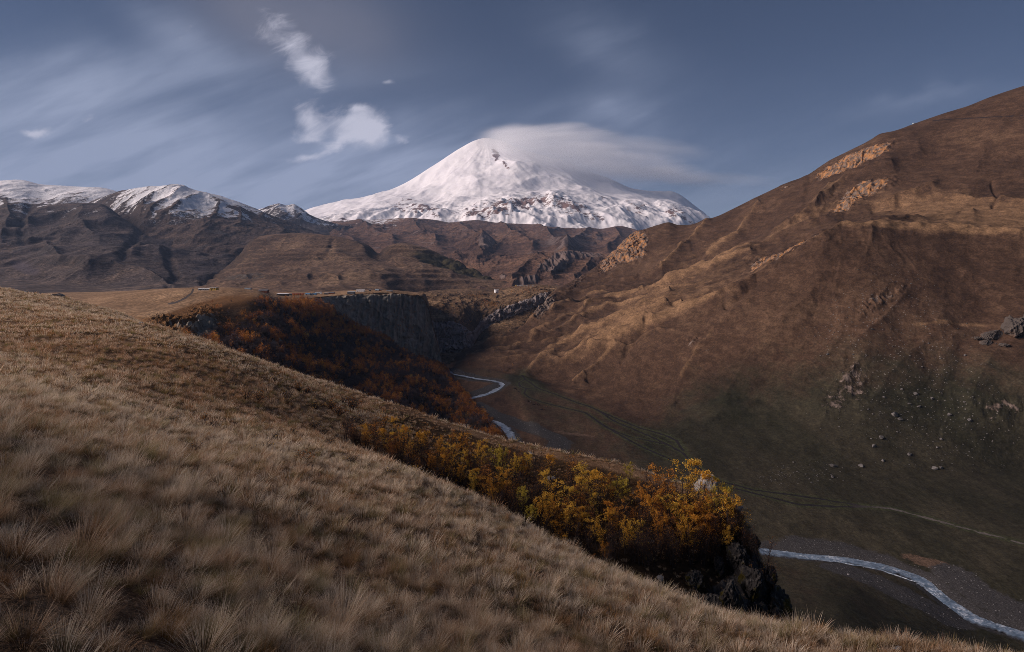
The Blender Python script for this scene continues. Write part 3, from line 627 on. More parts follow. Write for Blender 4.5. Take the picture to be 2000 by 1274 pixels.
# crags
crag = 1.1 * ell(px, py, 1668, 316, 84, 15, -22) + 1.05 * ell(px, py, 1235, 480, 38, 30, -48) + 1.05 * ell(px, py, 1062, 606, 17, 36, 35) \
    + .85 * ell(px, py, 1190, 512, 34, 14, -45) + .75 * ell(px, py, 1690, 372, 70, 14, -22) + .8 * ell(px, py, 1650, 408, 40, 10, -30) + .75 * ell(px, py, 1500, 515, 46, 16, -14) + .6 * ell(px, py, 1570, 490, 46, 9, -12) \
    + .60 * ell(px, py, 1668, 752, 38, 46, 0) + .46 * ell(px, py, 1618, 790, 26, 30, 0) + .5 * ell(px, py, 1960, 800, 50, 40, 0) + .5 * ell(px, py, 1530, 370, 16, 8, -25) + .45 * ell(px, py, 1715, 595, 60, 16, -30) + .45 * ell(px, py, 1350, 680, 40, 12, -30) + .55 * ell(px, py, 1130, 545, 30, 10, -50)
cr = np.clip(crag, 0, 1) * (1 - sstep(7, 7.5, r)) * (1 - .55 * sstep(640, 720, py))
cn = rid(B / 15, P.Z / 30, 5, 77); cn2 = rid(X0 / 40, P.Z / 45, 4, 78)
cn3 = rid(X0 / 9, P.Z / 14, 4, 79)
P.Z += cr * ((cn - .45) * 5 + (cn2 - .45) * 13 + (cn3 - .45) * 4)
P.Y -= cr * ((cn - .5) * 9 + (cn3 - .5) * 5); P.X = (P.px - CX) / FPX * P.Y
P.attrs['rock'] = crag * 1.05 - .12 + .10 * hill
P.attrs['warm'] = .85 * sstep(580, 500, py) * sstep(1790, 1740, px)
P.attrs['fleck'] = np.clip(.9 * ell(px, py, 1780, 740, 180, 170, 0) + .7 * ell(px, py, 1700, 600, 150, 70, -35) + .8 * ell(px, py, 1570, 925, 120, 30, 0) + .6 * ell(px, py, 1950, 850, 120, 90, 0) + .5 * ell(px, py, 1380, 690, 120, 40, -30), 0, 1)
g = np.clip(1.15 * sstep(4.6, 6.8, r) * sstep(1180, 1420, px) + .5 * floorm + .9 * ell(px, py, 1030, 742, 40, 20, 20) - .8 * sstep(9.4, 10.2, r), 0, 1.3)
P.attrs['green'] = g  # green low ground, which also carries the shade put into the colour
streak = np.maximum(ell(px, py, 1600, 395, 90, 10, -38), ell(px, py, 1570, 440, 100, 8, -28))
P.attrs['lit_straw'] = np.clip(.9 * ell(px, py, 1900, 425, 240, 45, 6) + .8 * ell(px, py, 1870, 466, 260, 9, 2) + .5 * ell(px, py, 1300, 590, 240, 60, -28) + (1 - wz) * zA * hill * (.7 * (fA - .5) + .6 * (fA2 - .55)) + .8 * crs * sstep(1500, 1400, px + .4 * (py - 500)) + .8 * ell(px, py, 1850, 637, 90, 5, 0) + .45 * streak + .45 * np.exp(-(pdist(px, py, [(2000,476),(1850,463),(1720,461),(1643,464),(1563,503),(1500,531),(1400,576),(1300,622)]) / 5.) ** 2), 0, 1)  # pale dry grass, plus lit bands and crest highlights painted in
river_main = [(858,696),(869,704),(867,714),(876,723),(893,731),(930,739),(972,744),(984,750),(962,765),(905,780),(880,795)]
river_mid = [(930,806),(951,818),(975,826),(990,840),(1000,857),(1010,880),(1060,930)]
river_low = [(1440,1068),(1515,1075),(1560,1083),(1640,1089),(1730,1106),(1800,1131),(1850,1170),(1900,1204),(2000,1238),(2150,1290)]
tracks = [[(1020,733),(1026,741),(1013,748),(1016,755),(1028,759),(1024,768),(1032,776),(1059,786),(1104,797),(1143,806),(1171,825),(1192,839),(1230,860),(1266,878),(1314,899),(1345,915)],
          [(1026,741),(1034,746),(1048,757),(1080,769),(1115,782),(1150,794),(1171,803),(1195,820),(1234,837),(1272,853),(1307,871),(1335,885),(1353,906),(1395,938),(1470,957),(1600,975),(1680,988),(1740,993),(1800,1008),(1880,1030),(2000,1062),(2100,1090)],
          [(1171,803),(1210,820),(1251,836),(1297,850),(1321,860),(1335,881)],
          [(1165,822),(1188,836),(1230,853),(1265,860),(1304,869)],
          [(1028,759),(1050,760)], [(1420,950),(1500,970),(1560,985),(1640,990),(1700,990)]]
# distances are measured on the ground, in metres
def ground_line(pts):
    out = []
    for (qx, qy) in pts:
        c = int(np.clip(round((qx - 830) / 1470 * 1299), 0, 1299))
        rows = np.where(P.row[:, c] > 5.3)[0]
        i = rows[np.argmin(np.abs(py[rows, c] - qy))]
        out.append((P.X[i, c], P.Y[i, c]))
    return out
py = P.py
flo = P.row > 5.0
def dist_to(lines):
    d = np.full(px.shape, 1e3)
    for L in lines:
        d[flo] = np.minimum(d[flo], pdist(P.X[flo], P.Y[flo], L))
    return d
GR = [ground_line(l) for l in (river_main, river_mid, river_low)]
GT = [ground_line(l) for l in tracks]
dr = dist_to(GR); dt = dist_to(GT)
bar = [ground_line(l) for l in ([(905,790),(930,790),(960,808),(985,815),(1060,840),(1095,862),(1085,880)], [(1560,1066),(1650,1078),(1720,1100)], [(1640,1110),(1720,1140),(1780,1170),(1850,1205)], [(1860,1120),(1930,1170),(2000,1200)], [(930,768),(960,755)])]
db = dist_to(bar)
wob = fbm(X0 / 7, Y0 / 7, 4, 79)
P.Z -= 1.2 * np.exp(-(dr / 7.) ** 2)
P.attrs['gravel'] = np.clip(np.maximum(1.25 - dr / 13., 1.25 - db / 15.) , 0, 1) * floorm
P.attrs['track'] = np.clip(1.25 - dt / 2.0 + wob * .7, 0, 1)
P.attrs['pale'] = sstep(1640, 1760, px) * floorm
P.attrs['track'] = np.maximum(P.attrs['track'], np.clip(1.05 - pdist(px, py, [(1822,236),(1860,233),(1900,231),(1950,228),(2000,226)]) / 1.6, 0, 1))
P.attrs['verge'] = np.clip(1.0 - dt / 11., 0, 1)
scar = .95 * ell(px, py, 1810, 1098, 70, 12, 14) + .9 * ell(px, py, 1850, 1125, 36, 16, 40)
P.attrs['soil'] = np.clip(scar, 0, 1) * .7 + .7 * ell(px, py, 1120, 845, 60, 4, 8)
P.Z -= 2.0 * ell(px, py, 1090, 838, 80, 8, 10)

M = Mat('valley_and_hill_grass')
v = M.pos(1, .45, 1, -.8)
n1 = M.noise(1 / 90, 7, .62, v); n2 = M.noise(1 / 17, 7, .68, M.pos(1, .5, 1, -.8)); n3 = M.noise(1 / 2.2, 4, .72); n4 = M.noise(1 / 6.5, 5, .7)
f = M.math('ADD', M.math('MULTIPLY', n1, .55), M.math('MULTIPLY', n2, .45))
col = M.ramp(f, [(.34, (.033, .020, .014)), (.5, (.063, .037, .024)), (.66, (.104, .064, .040))])
col = M.mix(M.step(M.math('ADD', M.attr('lit_straw'), M.math('MULTIPLY', M.math('SUBTRACT', n2, .5), 1.5)), .15, 1.15), col, (.185, .113, .063))  # dry grass tone that also paints the lit crests
col = M.mix(M.step(M.math('ADD', M.attr('green'), M.math('MULTIPLY', M.math('SUBTRACT', n2, .5), 1.2)), .2, .95), col, M.ramp(n1, [(.35, (.020, .020, .012)), (.65, (.047, .040, .026))]))  # valley green, darkened further as painted shade on the lower slope and floor
n5 = M.noise(1 / 13., 5, .7, M.pos(1, .22, 2.2, -.75))
col = vary(M, col, n3, .26); col = vary(M, col, n4, .18); col = vary(M, col, n5, .20)
col = M.mix(M.math('MULTIPLY', M.step(M.noise(1 / 5., 4, .8), .60, .70), .45), col, (.030, .022, .016))
fl = M.math('ADD', M.attr('fleck'), M.math('MULTIPLY', M.math('SUBTRACT', n2, .5), 1.1))
vo = M.voro(1 / 3.4); 
fm = M.math('MULTIPLY', M.step(vo, .13, .24, 1, 0), M.step(fl, .45, .8))
fm = M.math('MULTIPLY', fm, M.step(M.noise(1 / 4., 2, .5), .45, .6))
col = M.mix(M.math('MULTIPLY', fm, .85), col, (.20, .185, .18))
verge = M.math('ADD', M.attr('verge'), M.math('MULTIPLY', M.math('SUBTRACT', n4, .5), .9))
col = M.mix(M.math('MULTIPLY', M.step(verge, .35, .9), .75), col, vary(M, (.044, .050, .023), n3, .35))
rc, rn = rock_color(M, 1 / 7., (.036, .027, .023), (.120, .090, .073), (.25, .20, .168), None, .54, .45)
rc = M.mix(M.math('MULTIPLY', M.step(M.noise(1 / 11., 5, .65), .42, .62), M.attr('warm')), rc, M.mix(rn, (.15, .058, .022), (.58, .29, .105)))
rm = M.math('ADD', M.attr('rock'), M.math('ADD', M.math('MULTIPLY', M.math('SUBTRACT', rn, .5), 1.0), M.math('MULTIPLY', M.math('SUBTRACT', n2, .5), .9)))
rm = M.step(rm, .46, .60)
col = M.mix(rm, col, rc)
sm = M.step(M.math('ADD', M.attr('soil'), M.math('MULTIPLY', M.math('SUBTRACT', n4, .5), .8)), .38, .55)
col = M.mix(sm, col, vary(M, (.10, .066, .046), n3, .4))
peb = M.noise(1 / .9, 5, .85); 
gcol = M.ramp(peb, [(.30, (.022, .020, .021)), (.5, (.042, .040, .040)), (.60, (.068, .065, .065)), (.74, (.19, .185, .185))])
gm = M.step(M.math('ADD', M.attr('gravel'), M.math('MULTIPLY', M.math('SUBTRACT', n4, .5), .9)), .34, .56)
col = M.mix(gm, col, gcol)
tm = M.step(M.math('ADD', M.attr('track'), M.math('MULTIPLY', M.math('SUBTRACT', n3, .5), .5)), .35, .75)
col = M.mix(tm, col, vary(M, M.mix(M.attr('pale'), (.020, .017, .019), (.105, .092, .086)), n3, .25))
h = M.math('ADD', M.math('ADD', M.math('ADD', M.math('MULTIPLY', n2, 1.0), M.math('MULTIPLY', n5, .9)), M.math('MULTIPLY', n3, .40)), M.math('MULTIPLY', M.math('MULTIPLY', rn, rm), 2.0))
valley_mat = M.done(M.bsdf(col, .95, .1, M.bump(h, .5, 1.8)))
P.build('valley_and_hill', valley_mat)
PVAL = P

# --- water
def river_strip(name, line, halfw, drop, seed, shift=0., wander=0.):
    pts = np.array(line); d = np.r_[0, np.cumsum(np.hypot(*np.diff(pts, axis=0).T))]
    n = int(d[-1] / .8)
    s = np.linspace(0, d[-1], n)
    x = interp1(d, pts[:, 0], s); y = interp1(d, pts[:, 1], s)
    tx = np.gradient(x); ty = np.gradient(y); L = np.hypot(tx, ty) + 1e-9; nx, ny = -ty / L, tx / L
    of = shift + wander * fbm(s / 22, s * 0 + seed, 3, seed + 8)
    x = x + nx * of; y = y + ny * of
    z = np.array([PVAL_height(a, b) for a, b in zip(x[::4], y[::4])]); z = np.interp(s, s[::4], z)
    k = max(5, n // 14); zz = np.convolve(np.pad(z, (k, k), 'edge'), np.ones(2 * k + 1) / (2 * k + 1), 'valid') + drop
    taper = np.ones(n) if not shift else np.clip(np.sin(np.pi * s / d[-1]) * 3, .05, 1)
    wl = taper * halfw * np.clip(1 + .9 * fbm(s / 16, s * 0 + seed, 4, seed) + .5 * fbm(s / 2.6, s * 0 + seed, 3, seed + 5), .12, 2.4)
    wr = taper * halfw * np.clip(1 + .9 * fbm(s / 16, s * 0 + seed + 40, 4, seed + 3) + .5 * fbm(s / 2.6, s * 0 + seed, 3, seed + 6), .12, 2.4)
    c = np.linspace(-1, 1, 13)
    wd = np.where(c[None, :] < 0, wl[:, None], wr[:, None])
    X = x[:, None] + nx[:, None] * c * wd; Y = y[:, None] + ny[:, None] * c * wd
    Z = zz[:, None] + (fbm(X / 1.6, Y / 1.6, 3, seed) * .16 + rid(X / 3.4, Y / 3.4, 3, seed) * .22) - .45 * np.abs(c)[None, :] ** 3
    return grid_mesh(name, X, Y, Z, water_mat, {'edge': np.repeat(np.abs(c)[None, :], n, 0)}, 'structure')

_fl = P.row > 6.0
_hx, _hy, _hz = P.X[_fl], P.Y[_fl], P.Z[_fl]
def PVAL_height(a, b):
    d = (_hx - a) ** 2 + (_hy - b) ** 2
    i = np.argpartition(d, 8)[:8]
    return float(np.average(_hz[i], weights=1 / (d[i] + .3)))
M = Mat('glacier_melt_water')
fo = M.math('ADD', M.math('MULTIPLY', M.noise(1 / 1.5, 6, .75), .6), M.math('MULTIPLY', M.noise(1 / 6., 4, .6), .4))
foam = M.step(fo, .47, .60)
foam = M.math('MULTIPLY', foam, M.step(M.noise(1 / 11., 4, .65), .38, .62, .25, 1.))
foam = M.math('MULTIPLY', foam, M.step(M.attr('edge'), .45, .95, 1, .0))
deep = M.mix(M.step(M.noise(1 / 5., 4, .6), .35, .65), (.075, .115, .165), (.17, .24, .33))
col = M.mix(foam, M.mix(M.step(M.attr('edge'), .55, 1.0), deep, (.05, .055, .062)), (.62, .68, .75))
water_mat = M.done(M.bsdf(col, M.math('MULTIPLY_ADD', foam, .4, .28), .38, M.bump(fo, .6, .5)))
river_strip('river', GR[0], 5.4, .55, 3)
river_strip('river', GR[1], 6.2, .55, 5)
river_strip('river', GR[2], 8.6, .8, 7)
river_strip('side_stream', GR[2][2:6], .8, .6, 19, -9., 5.)
river_strip('side_stream', GR[1], 1.5, .5, 29, -9., 5.)
# ------------------------------------------------------------------ the grassy foreground hillside
def near(Y):
    pts = []
    for q in (-4000, -2600, -1500, -900, -400, 0, 200, 400, 600, 800, 1000, 1200, 1400, 1700, 2000, 2600, 3300, 4600):
        u = (q - CX) / FPX
        z = -1.75 / Y - (.400 * -u if u < 0 else .400 * u) * (1 if u > 0 else -1) - .335
        pts.append((q, HY - FPX * z, Y))
    return curve(pts)
n1c = curve([(-1500,330,120),(-600,470,190),(-300,520,215),(-100,550,215),(0,562,210),(60,573,205),(120,580,200),(170,594,195),(220,608,188),(300,642,172),(380,668,155),(450,690,142),(500,703,134),(600,737,122),(700,767,112),(780,794,103),(850,818,96),(950,850,88),(1000,865,85),(1100,888,78),(1200,908,73),(1300,938,68),(1380,962,64),(1420,980,61),(1445,1005,60),(1470,1050,59),(1490,1110,58),(1515,1170,57),(1545,1230,56),(1600,1420,50),(1700,1700,45),(2000,2000,42),(3300,3000,36)])
n2c = curve([(-1500,350,100),(-600,490,140),(-300,530,150),(0,583,145),(120,603,140),(200,620,137),(300,648,130),(400,676,122),(500,708,115),(600,745,106),(700,785,97),(850,842,86),(1000,893,78),(1200,950,68),(1300,985,64),(1400,1030,60),(1445,1080,58),(1490,1170,56),(1545,1290,54),(1600,1500,46),(1700,1800,40),(2000,2150,36),(3300,3100,30)])
n3c = curve([(-1500,370,70),(-600,520,95),(-300,565,100),(0,612,98),(120,619,96),(200,627,94),(300,645,92),(400,671,91),(500,711,88),(600,760,84),(700,810,78),(850,872,73),(1000,935,68),(1200,1010,62),(1300,1050,59),(1400,1110,57),(1445,1165,55),(1490,1250,53),(1545,1360,50),(1600,1600,42),(1700,1900,36),(2000,2300,30),(3300,3200,24)])
n4c = curve([(-1500,420,45),(-600,590,55),(-300,630,58),(0,668,58),(200,690,57),(300,712,56),(400,742,56),(500,782,56),(600,828,56),(700,872,56),(850,960,54),(1000,1040,51),(1200,1140,48),(1300,1205,47),(1400,1290,46),(1500,1400,44),(1600,1800,36),(1700,2100,31),(2000,2600,24),(3300,3500,17)])
n5c = curve([(-1500,500,26),(-600,650,30),(-300,700,32),(0,735,33),(200,765,34),(300,786,35),(400,808,36),(500,832,37),(600,856,39),(700,882,40),(775,912,38),(850,944,36),(925,978,33),(1000,1012,30),(1075,1050,27),(1150,1088,24),(1225,1122,21.5),(1300,1154,19.5),(1375,1184,18),(1450,1209,16.5),(1520,1226,15.5),(1600,1243,14.5),(1700,1259,13.5),(1850,1283,12.5),(2000,1306,11.5),(2300,1352,10),(3300,1500,8)])
P = Patch([behind(n1c, 1.35, .75), n1c, n2c, n3c, n4c, n5c, near(8.), near(4.), near(2.), near(.9)], -4000, 4600, 1500, [14, 46, 40, 60, 60, 60, 40, 24, 16])
P.Z += sstep(.2, 1.2, P.row) * (1 - sstep(5.5, 7, P.row)) * (fbm(P.X / 16, P.Y / 16, 4, 90) * .45 + fbm(P.X / 5, P.Y / 5, 3, 91) * .14)
P.Z += (fbm(P.X / 1.1, P.Y / 1.1, 3, 92) * .09) * sstep(9.0, 6.0, P.row)
gully = sstep(3.6, 3.0, P.row) * sstep(640, 760, P.px) * sstep(.2, 1.0, P.row)
P.attrs['rock'] = (1.0 * ell(P.px, P.py, 1470, 1140, 75, 90, 20) + .7 * ell(P.px, P.py, 1370, 1180, 80, 40)) * sstep(5, 4, P.row) - .3
P.attrs['heath'] = sstep(640, 760, P.px + 1.2 * (P.py - 860)) * sstep(1.05, 1.7, P.row) * sstep(4.4, 4.0, P.row)
P.Z += np.clip(P.attrs['rock'] + .3, 0, 1) * ((rid(P.X / 3.2, P.Y / 3.2 + P.Z / 3, 4, 94) - .4) * 1.6 + fbm(P.X / 1.2, P.Y / 1.2 + P.Z, 3, 95) * .3)
M = Mat('dry_grass_thatch')
a = M.noise(.16, 5, .6); b = M.noise(1.6, 5, .7); c = M.noise(9, 4, .75)
col = M.ramp(M.math('ADD', M.math('MULTIPLY', a, .5), M.math('MULTIPLY', b, .5)), [(.34, (.075, .043, .025)), (.5, (.16, .10, .06)), (.66, (.27, .185, .115))])
col = vary(M, col, c, .5)
dk = M.step(M.math('ADD', M.attr('heath'), M.math('MULTIPLY', M.math('SUBTRACT', a, .5), .5)), .3, .8)
col = M.mix(M.math('MULTIPLY', dk, .92), col, vary(M, (.034, .021, .012), b, .5))
rc, rn = rock_color(M, .55, (.030, .028, .028), (.075, .070, .068), (.19, .18, .175), None, .5, .6)
rm = M.step(M.math('ADD', M.attr('rock'), M.math('MULTIPLY', M.math('SUBTRACT', rn, .5), 1.6)), .38, .55)
moss = M.step(M.noise(.5, 4, .6), .52, .66)
col = M.mix(M.math('MULTIPLY', moss, M.step(M.attr('rock'), .1, .5, 0, .7)), col, (.075, .070, .012))
col = M.mix(rm, col, rc)
hill_mat = M.done(M.bsdf(col, .95, .05, M.bump(M.math('ADD', M.math('ADD', b, c), M.math('MULTIPLY', rn, M.math('MULTIPLY', rm, 3.))), .9, .15)))
P.build('hillside', hill_mat)
PFG = P
FGS = P.row

# unseen hill behind and beside the camera, its height shaped to shade the foreground
gx, gy = np.meshgrid(np.linspace(-420, 260, 120), np.linspace(1.05, -300, 110))
zz = -1.75 - .40 * gx - .335 * gy
zz = np.where(zz > -1.75, -1.75 + 15 * np.tanh((zz + 1.75) / 15.), zz)
zz -= 60 * np.tanh(np.maximum(-gx - 130, 0) / 160.) ** 2 + .05 * np.maximum(-gy - 100, 0)
wgt = np.clip((1.05 - gy) / 6, 0, 1)
zz += fbm(gx / 14, gy / 14, 4, 93) * .5 * wgt - (1 - wgt) * .12
grid_mesh('shading_hillside_behind', gx, gy, zz, hill_mat, {}, 'structure')
# ------------------------------------------------------------------ dry grass
def gn_scatter(name, pts, rot, scl, idx, tint, coll, kind='stuff'):
    """one object whose points carry copies of the tufts in a collection"""
    me = bpy.data.meshes.new(name); n = len(pts)
    me.vertices.add(n); me.vertices.foreach_set('co', np.ascontiguousarray(pts, np.float32).ravel())
    a = me.attributes.new('rot', 'FLOAT_VECTOR', 'POINT'); a.data.foreach_set('vector', np.ascontiguousarray(rot, np.float32).ravel())
    a = me.attributes.new('scl', 'FLOAT_VECTOR', 'POINT'); a.data.foreach_set('vector', np.ascontiguousarray(scl, np.float32).ravel())
    a = me.attributes.new('idx', 'INT', 'POINT'); a.data.foreach_set('value', np.ascontiguousarray(idx, np.int32))
    set_attr(me, 'tint', tint)
    o = bpy.data.objects.new(name, me); COL.objects.link(o); o['kind'] = kind
    g = bpy.data.node_groups.new(name + '_scatter', 'GeometryNodeTree')
    g.interface.new_socket('Geometry', in_out='INPUT', socket_type='NodeSocketGeometry')
    g.interface.new_socket('Geometry', in_out='OUTPUT', socket_type='NodeSocketGeometry')
    gi = g.nodes.new('NodeGroupInput'); go = g.nodes.new('NodeGroupOutput')
    ci = g.nodes.new('GeometryNodeCollectionInfo'); ci.inputs['Collection'].default_value = coll
    ci.inputs['Separate Children'].default_value = True; ci.inputs['Reset Children'].default_value = True
    ip = g.nodes.new('GeometryNodeInstanceOnPoints'); ip.inputs['Pick Instance'].default_value = True
    def na(nm, typ):
        x = g.nodes.new('GeometryNodeInputNamedAttribute'); x.data_type = typ; x.inputs['Name'].default_value = nm
        return [s for s in x.outputs if s.enabled and s.name == 'Attribute'][0]
    e2r = g.nodes.new('FunctionNodeEulerToRotation')
    g.links.new(na('rot', 'FLOAT_VECTOR'), e2r.inputs[0])
    g.links.new(gi.outputs[0], ip.inputs['Points']); g.links.new(ci.outputs[0], ip.inputs['Instance'])
    g.links.new(na('idx', 'INT'), ip.inputs['Instance Index']); g.links.new(e2r.outputs[0], ip.inputs['Rotation'])
    g.links.new(na('scl', 'FLOAT_VECTOR'), ip.inputs['Scale']); g.links.new(ip.outputs[0], go.inputs[0])
    m = o.modifiers.new('scatter', 'NODES'); m.node_group = g
    return o

def tussock(nb, L, w, seg, r0, seed, wind=.10, lean=(4, 62), droop=48):
    r = np.random.RandomState(seed)
    az = r.uniform(0, 2 * np.pi, nb); rr = r0 * np.sqrt(r.uniform(0, 1, nb))
    ln = L * r.uniform(.45, 1.1, nb)
    l0 = np.radians(r.uniform(*lean, nb)) * (.35 + .65 * rr / r0); dr = np.radians(droop) * r.uniform(.2, 1.1, nb)
    t = np.linspace(0, 1, seg + 1)
    angl = l0[:, None] + dr[:, None] * t[None, :] ** 1.5
    az2 = az[:, None] + r.uniform(-.5, .5, nb)[:, None] * t[None, :]
    dx = np.sin(angl) * np.cos(az2) + wind * t[None, :]; dy = np.sin(angl) * np.sin(az2) + wind * .3 * t[None, :]; dz = np.cos(angl)
    k = (ln / seg)[:, None]
    def cum(d): return np.concatenate([np.zeros((nb, 1)), np.cumsum((d * k)[:, :-1], 1)], 1)
    x = cum(dx) + (rr * np.cos(az))[:, None]; y = cum(dy) + (rr * np.sin(az))[:, None]; z = cum(dz) - .03
    wd = (w * r.uniform(.6, 1.3, nb))[:, None] * (1 - t[None, :] ** 1.6 * .92) * .5
    fa = az + np.pi / 2 + r.uniform(-.6, .6, nb)
    wx = np.cos(fa)[:, None] * wd; wy = np.sin(fa)[:, None] * wd
    V = np.stack([np.stack([x - wx, y - wy, z], -1), np.stack([x + wx, y + wy, z], -1)], 2)   # nb, seg+1, 2, 3
    base = (np.arange(nb) * (seg + 1) * 2)[:, None] + (np.arange(seg) * 2)[None, :]
    q = np.stack([base, base + 1, base + 3, base + 2], -1).reshape(-1, 4)
    T = np.broadcast_to(t[None, :, None], V.shape[:3]).ravel()
    B = np.broadcast_to(r.uniform(0, 1, nb)[:, None, None], V.shape[:3]).ravel()
    return V.reshape(-1, 3), q, T, B

M = Mat('dry_grass_blades')
t = M.attr('t'); b = M.attr('blade'); ti = M.attr('tint', 'INSTANCER'); rn = M.node('ShaderNodeObjectInfo').outputs['Random']
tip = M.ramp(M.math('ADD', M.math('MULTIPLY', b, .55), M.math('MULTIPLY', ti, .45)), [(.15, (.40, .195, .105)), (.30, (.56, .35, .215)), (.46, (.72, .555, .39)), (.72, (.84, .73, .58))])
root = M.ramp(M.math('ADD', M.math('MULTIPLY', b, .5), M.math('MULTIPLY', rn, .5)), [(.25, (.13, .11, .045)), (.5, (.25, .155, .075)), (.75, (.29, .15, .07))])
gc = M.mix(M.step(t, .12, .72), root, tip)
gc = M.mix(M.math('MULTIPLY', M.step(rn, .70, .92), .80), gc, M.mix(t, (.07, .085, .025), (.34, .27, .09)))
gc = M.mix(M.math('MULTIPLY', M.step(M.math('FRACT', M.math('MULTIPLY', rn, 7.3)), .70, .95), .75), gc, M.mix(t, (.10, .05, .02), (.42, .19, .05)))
s1_ = M.bsdf(gc, .75, .25)
s2_ = M.node('ShaderNodeBsdfTranslucent', {'Color': gc}).outputs[0]
grass_mat = M.done(M.node('ShaderNodeMixShader', {0: .42, 1: s1_, 2: s2_}).outputs[0])

tufts = bpy.data.collections.new('grass_tufts')
SPEC = [  # blades, length, width, segments, radius
    (125, .58, .0085, 5, .15), (105, .48, .0085, 5, .13), (140, .66, .009, 5, .18), (90, .40, .008, 5, .16), (70, .52, .007, 5, .22),
    (62, .52, .017, 4, .18), (55, .44, .017, 4, .17), (70, .58, .018, 4, .21), (48, .38, .016, 4, .2),
    (34, .52, .036, 3, .24), (30, .46, .036, 3, .22), (38, .58, .038, 3, .26),
    (20, .52, .070, 3, .32), (18, .46, .070, 3, .32), (22, .58, .074, 3, .36)]
tufts = bpy.data.collections.new('grass_tufts')
SPEC = [  # blades, length, width, segments, radius
    (230, .58, .0045, 5, .15), (190, .48, .0045, 5, .13), (260, .66, .005, 5, .18), (150, .40, .0045, 5, .16), (120, .50, .004, 5, .22),
    (90, .52, .010, 4, .18), (80, .44, .010, 4, .17), (100, .58, .011, 4, .21), (70, .38, .010, 4, .2),
    (44, .52, .026, 3, .24), (38, .46, .026, 3, .22), (48, .58, .028, 3, .26),
    (22, .52, .062, 3, .32), (20, .46, .062, 3, .32), (24, .58, .066, 3, .36)]
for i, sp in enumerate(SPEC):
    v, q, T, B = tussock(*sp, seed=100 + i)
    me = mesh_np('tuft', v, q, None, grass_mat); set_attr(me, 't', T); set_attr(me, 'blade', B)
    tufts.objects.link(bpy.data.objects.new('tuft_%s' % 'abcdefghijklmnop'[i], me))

def cell_areas(P):
    p = np.stack([P.X, P.Y, P.Z], -1)
    return np.linalg.norm(np.cross(p[1:, :-1] - p[:-1, :-1], p[:-1, 1:] - p[:-1, :-1]), axis=-1)
def sample(P, wgt, rs):
    """random points, wgt = expected count per cell"""
    n = rs.poisson(wgt); ii, jj = np.nonzero(n); rep = n[ii, jj]
    ii = np.repeat(ii, rep); jj = np.repeat(jj, rep)
    a = rs.uniform(0, 1, len(ii)); b = rs.uniform(0, 1, len(ii))
    def bl(A): return (A[ii, jj] * (1 - a) + A[ii + 1, jj] * a) * (1 - b) + (A[ii, jj + 1] * (1 - a) + A[ii + 1, jj + 1] * a) * b
    return bl, ii, jj

A = cell_areas(PFG)
mid = lambda Q: .25 * (Q[1:, 1:] + Q[:-1, 1:] + Q[1:, :-1] + Q[:-1, :-1])
mpx, mpy, mrow = mid(PFG.px), mid(PFG.py), mid(PFG.row)
D = np.sqrt(mid(PFG.X) ** 2 + mid(PFG.Y) ** 2 + mid(PFG.Z) ** 2)
dens = np.where(D < 9, 40., 40. * (9. / D) ** 1.2)
dens *= (((mpx > -260) & (mpx < 2260)) | (D < 26)) & (mrow > .55) & (D > 1.5)
dens *= np.where((mpx < -30) | (mpx > 2030), np.where(D < 12, .7, .35), 1)
bank = sstep(700, 860, mpx) * sstep(3.9, 3.2, mrow) * sstep(.9, 1.25, mrow)
dens *= 1 - .45 * bank
dens *= np.where((mrow > 3.5) & (mrow < 4.6) & (mpx > 750), .12, 1)
dens *= .62 + .8 * np.clip(fbm(mid(PFG.X) / 3.0, mid(PFG.Y) / 3.0, 3, 120) + .35, 0, 1)
bl, ii, jj = sample(PFG, A * dens, nrg)
gx_, gy_, gz_ = bl(PFG.X), bl(PFG.Y), bl(PFG.Z); gd = np.sqrt(gx_**2 + gy_**2 + gz_**2); bk = bank[ii, jj]
n = len(gx_)
lod = np.where(gd < 12, 0, np.where(gd < 32, 1, np.where(gd < 80, 2, 3)))
off = np.array([0, 5, 9, 12]); cnt = np.array([5, 4, 3, 3])
idx = off[lod] + (nrg.uniform(0, 1, n) * cnt[lod]).astype(int)
big = fbm(gx_ / 22, gy_ / 22, 4, 121); sml = fbm(gx_ / 3.5, gy_ / 3.5, 3, 122)
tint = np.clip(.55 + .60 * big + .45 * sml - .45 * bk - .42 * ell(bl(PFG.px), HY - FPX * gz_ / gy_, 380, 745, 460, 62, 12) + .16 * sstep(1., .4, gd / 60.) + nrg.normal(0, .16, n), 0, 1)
s = np.clip(nrg.lognormal(-.06, .30, n), .45, 1.9) * (1 + .25 * sml) * (1 - .35 * bk) * np.interp(gd, [0, 4, 7, 20, 80, 220], [.25, .28, .34, .46, .70, 1.0])
scl = np.stack([s * nrg.uniform(.85, 1.2, n), s * nrg.uniform(.85, 1.2, n), s * nrg.uniform(.75, 1.15, n)], -1)
rot = np.stack([nrg.normal(0, .12, n), nrg.normal(.10, .12, n), nrg.normal(0, .55, n)], -1)
print('tufts', n)
gn_scatter('grass', np.stack([gx_, gy_, gz_], -1), rot, scl, idx, tint, tufts)

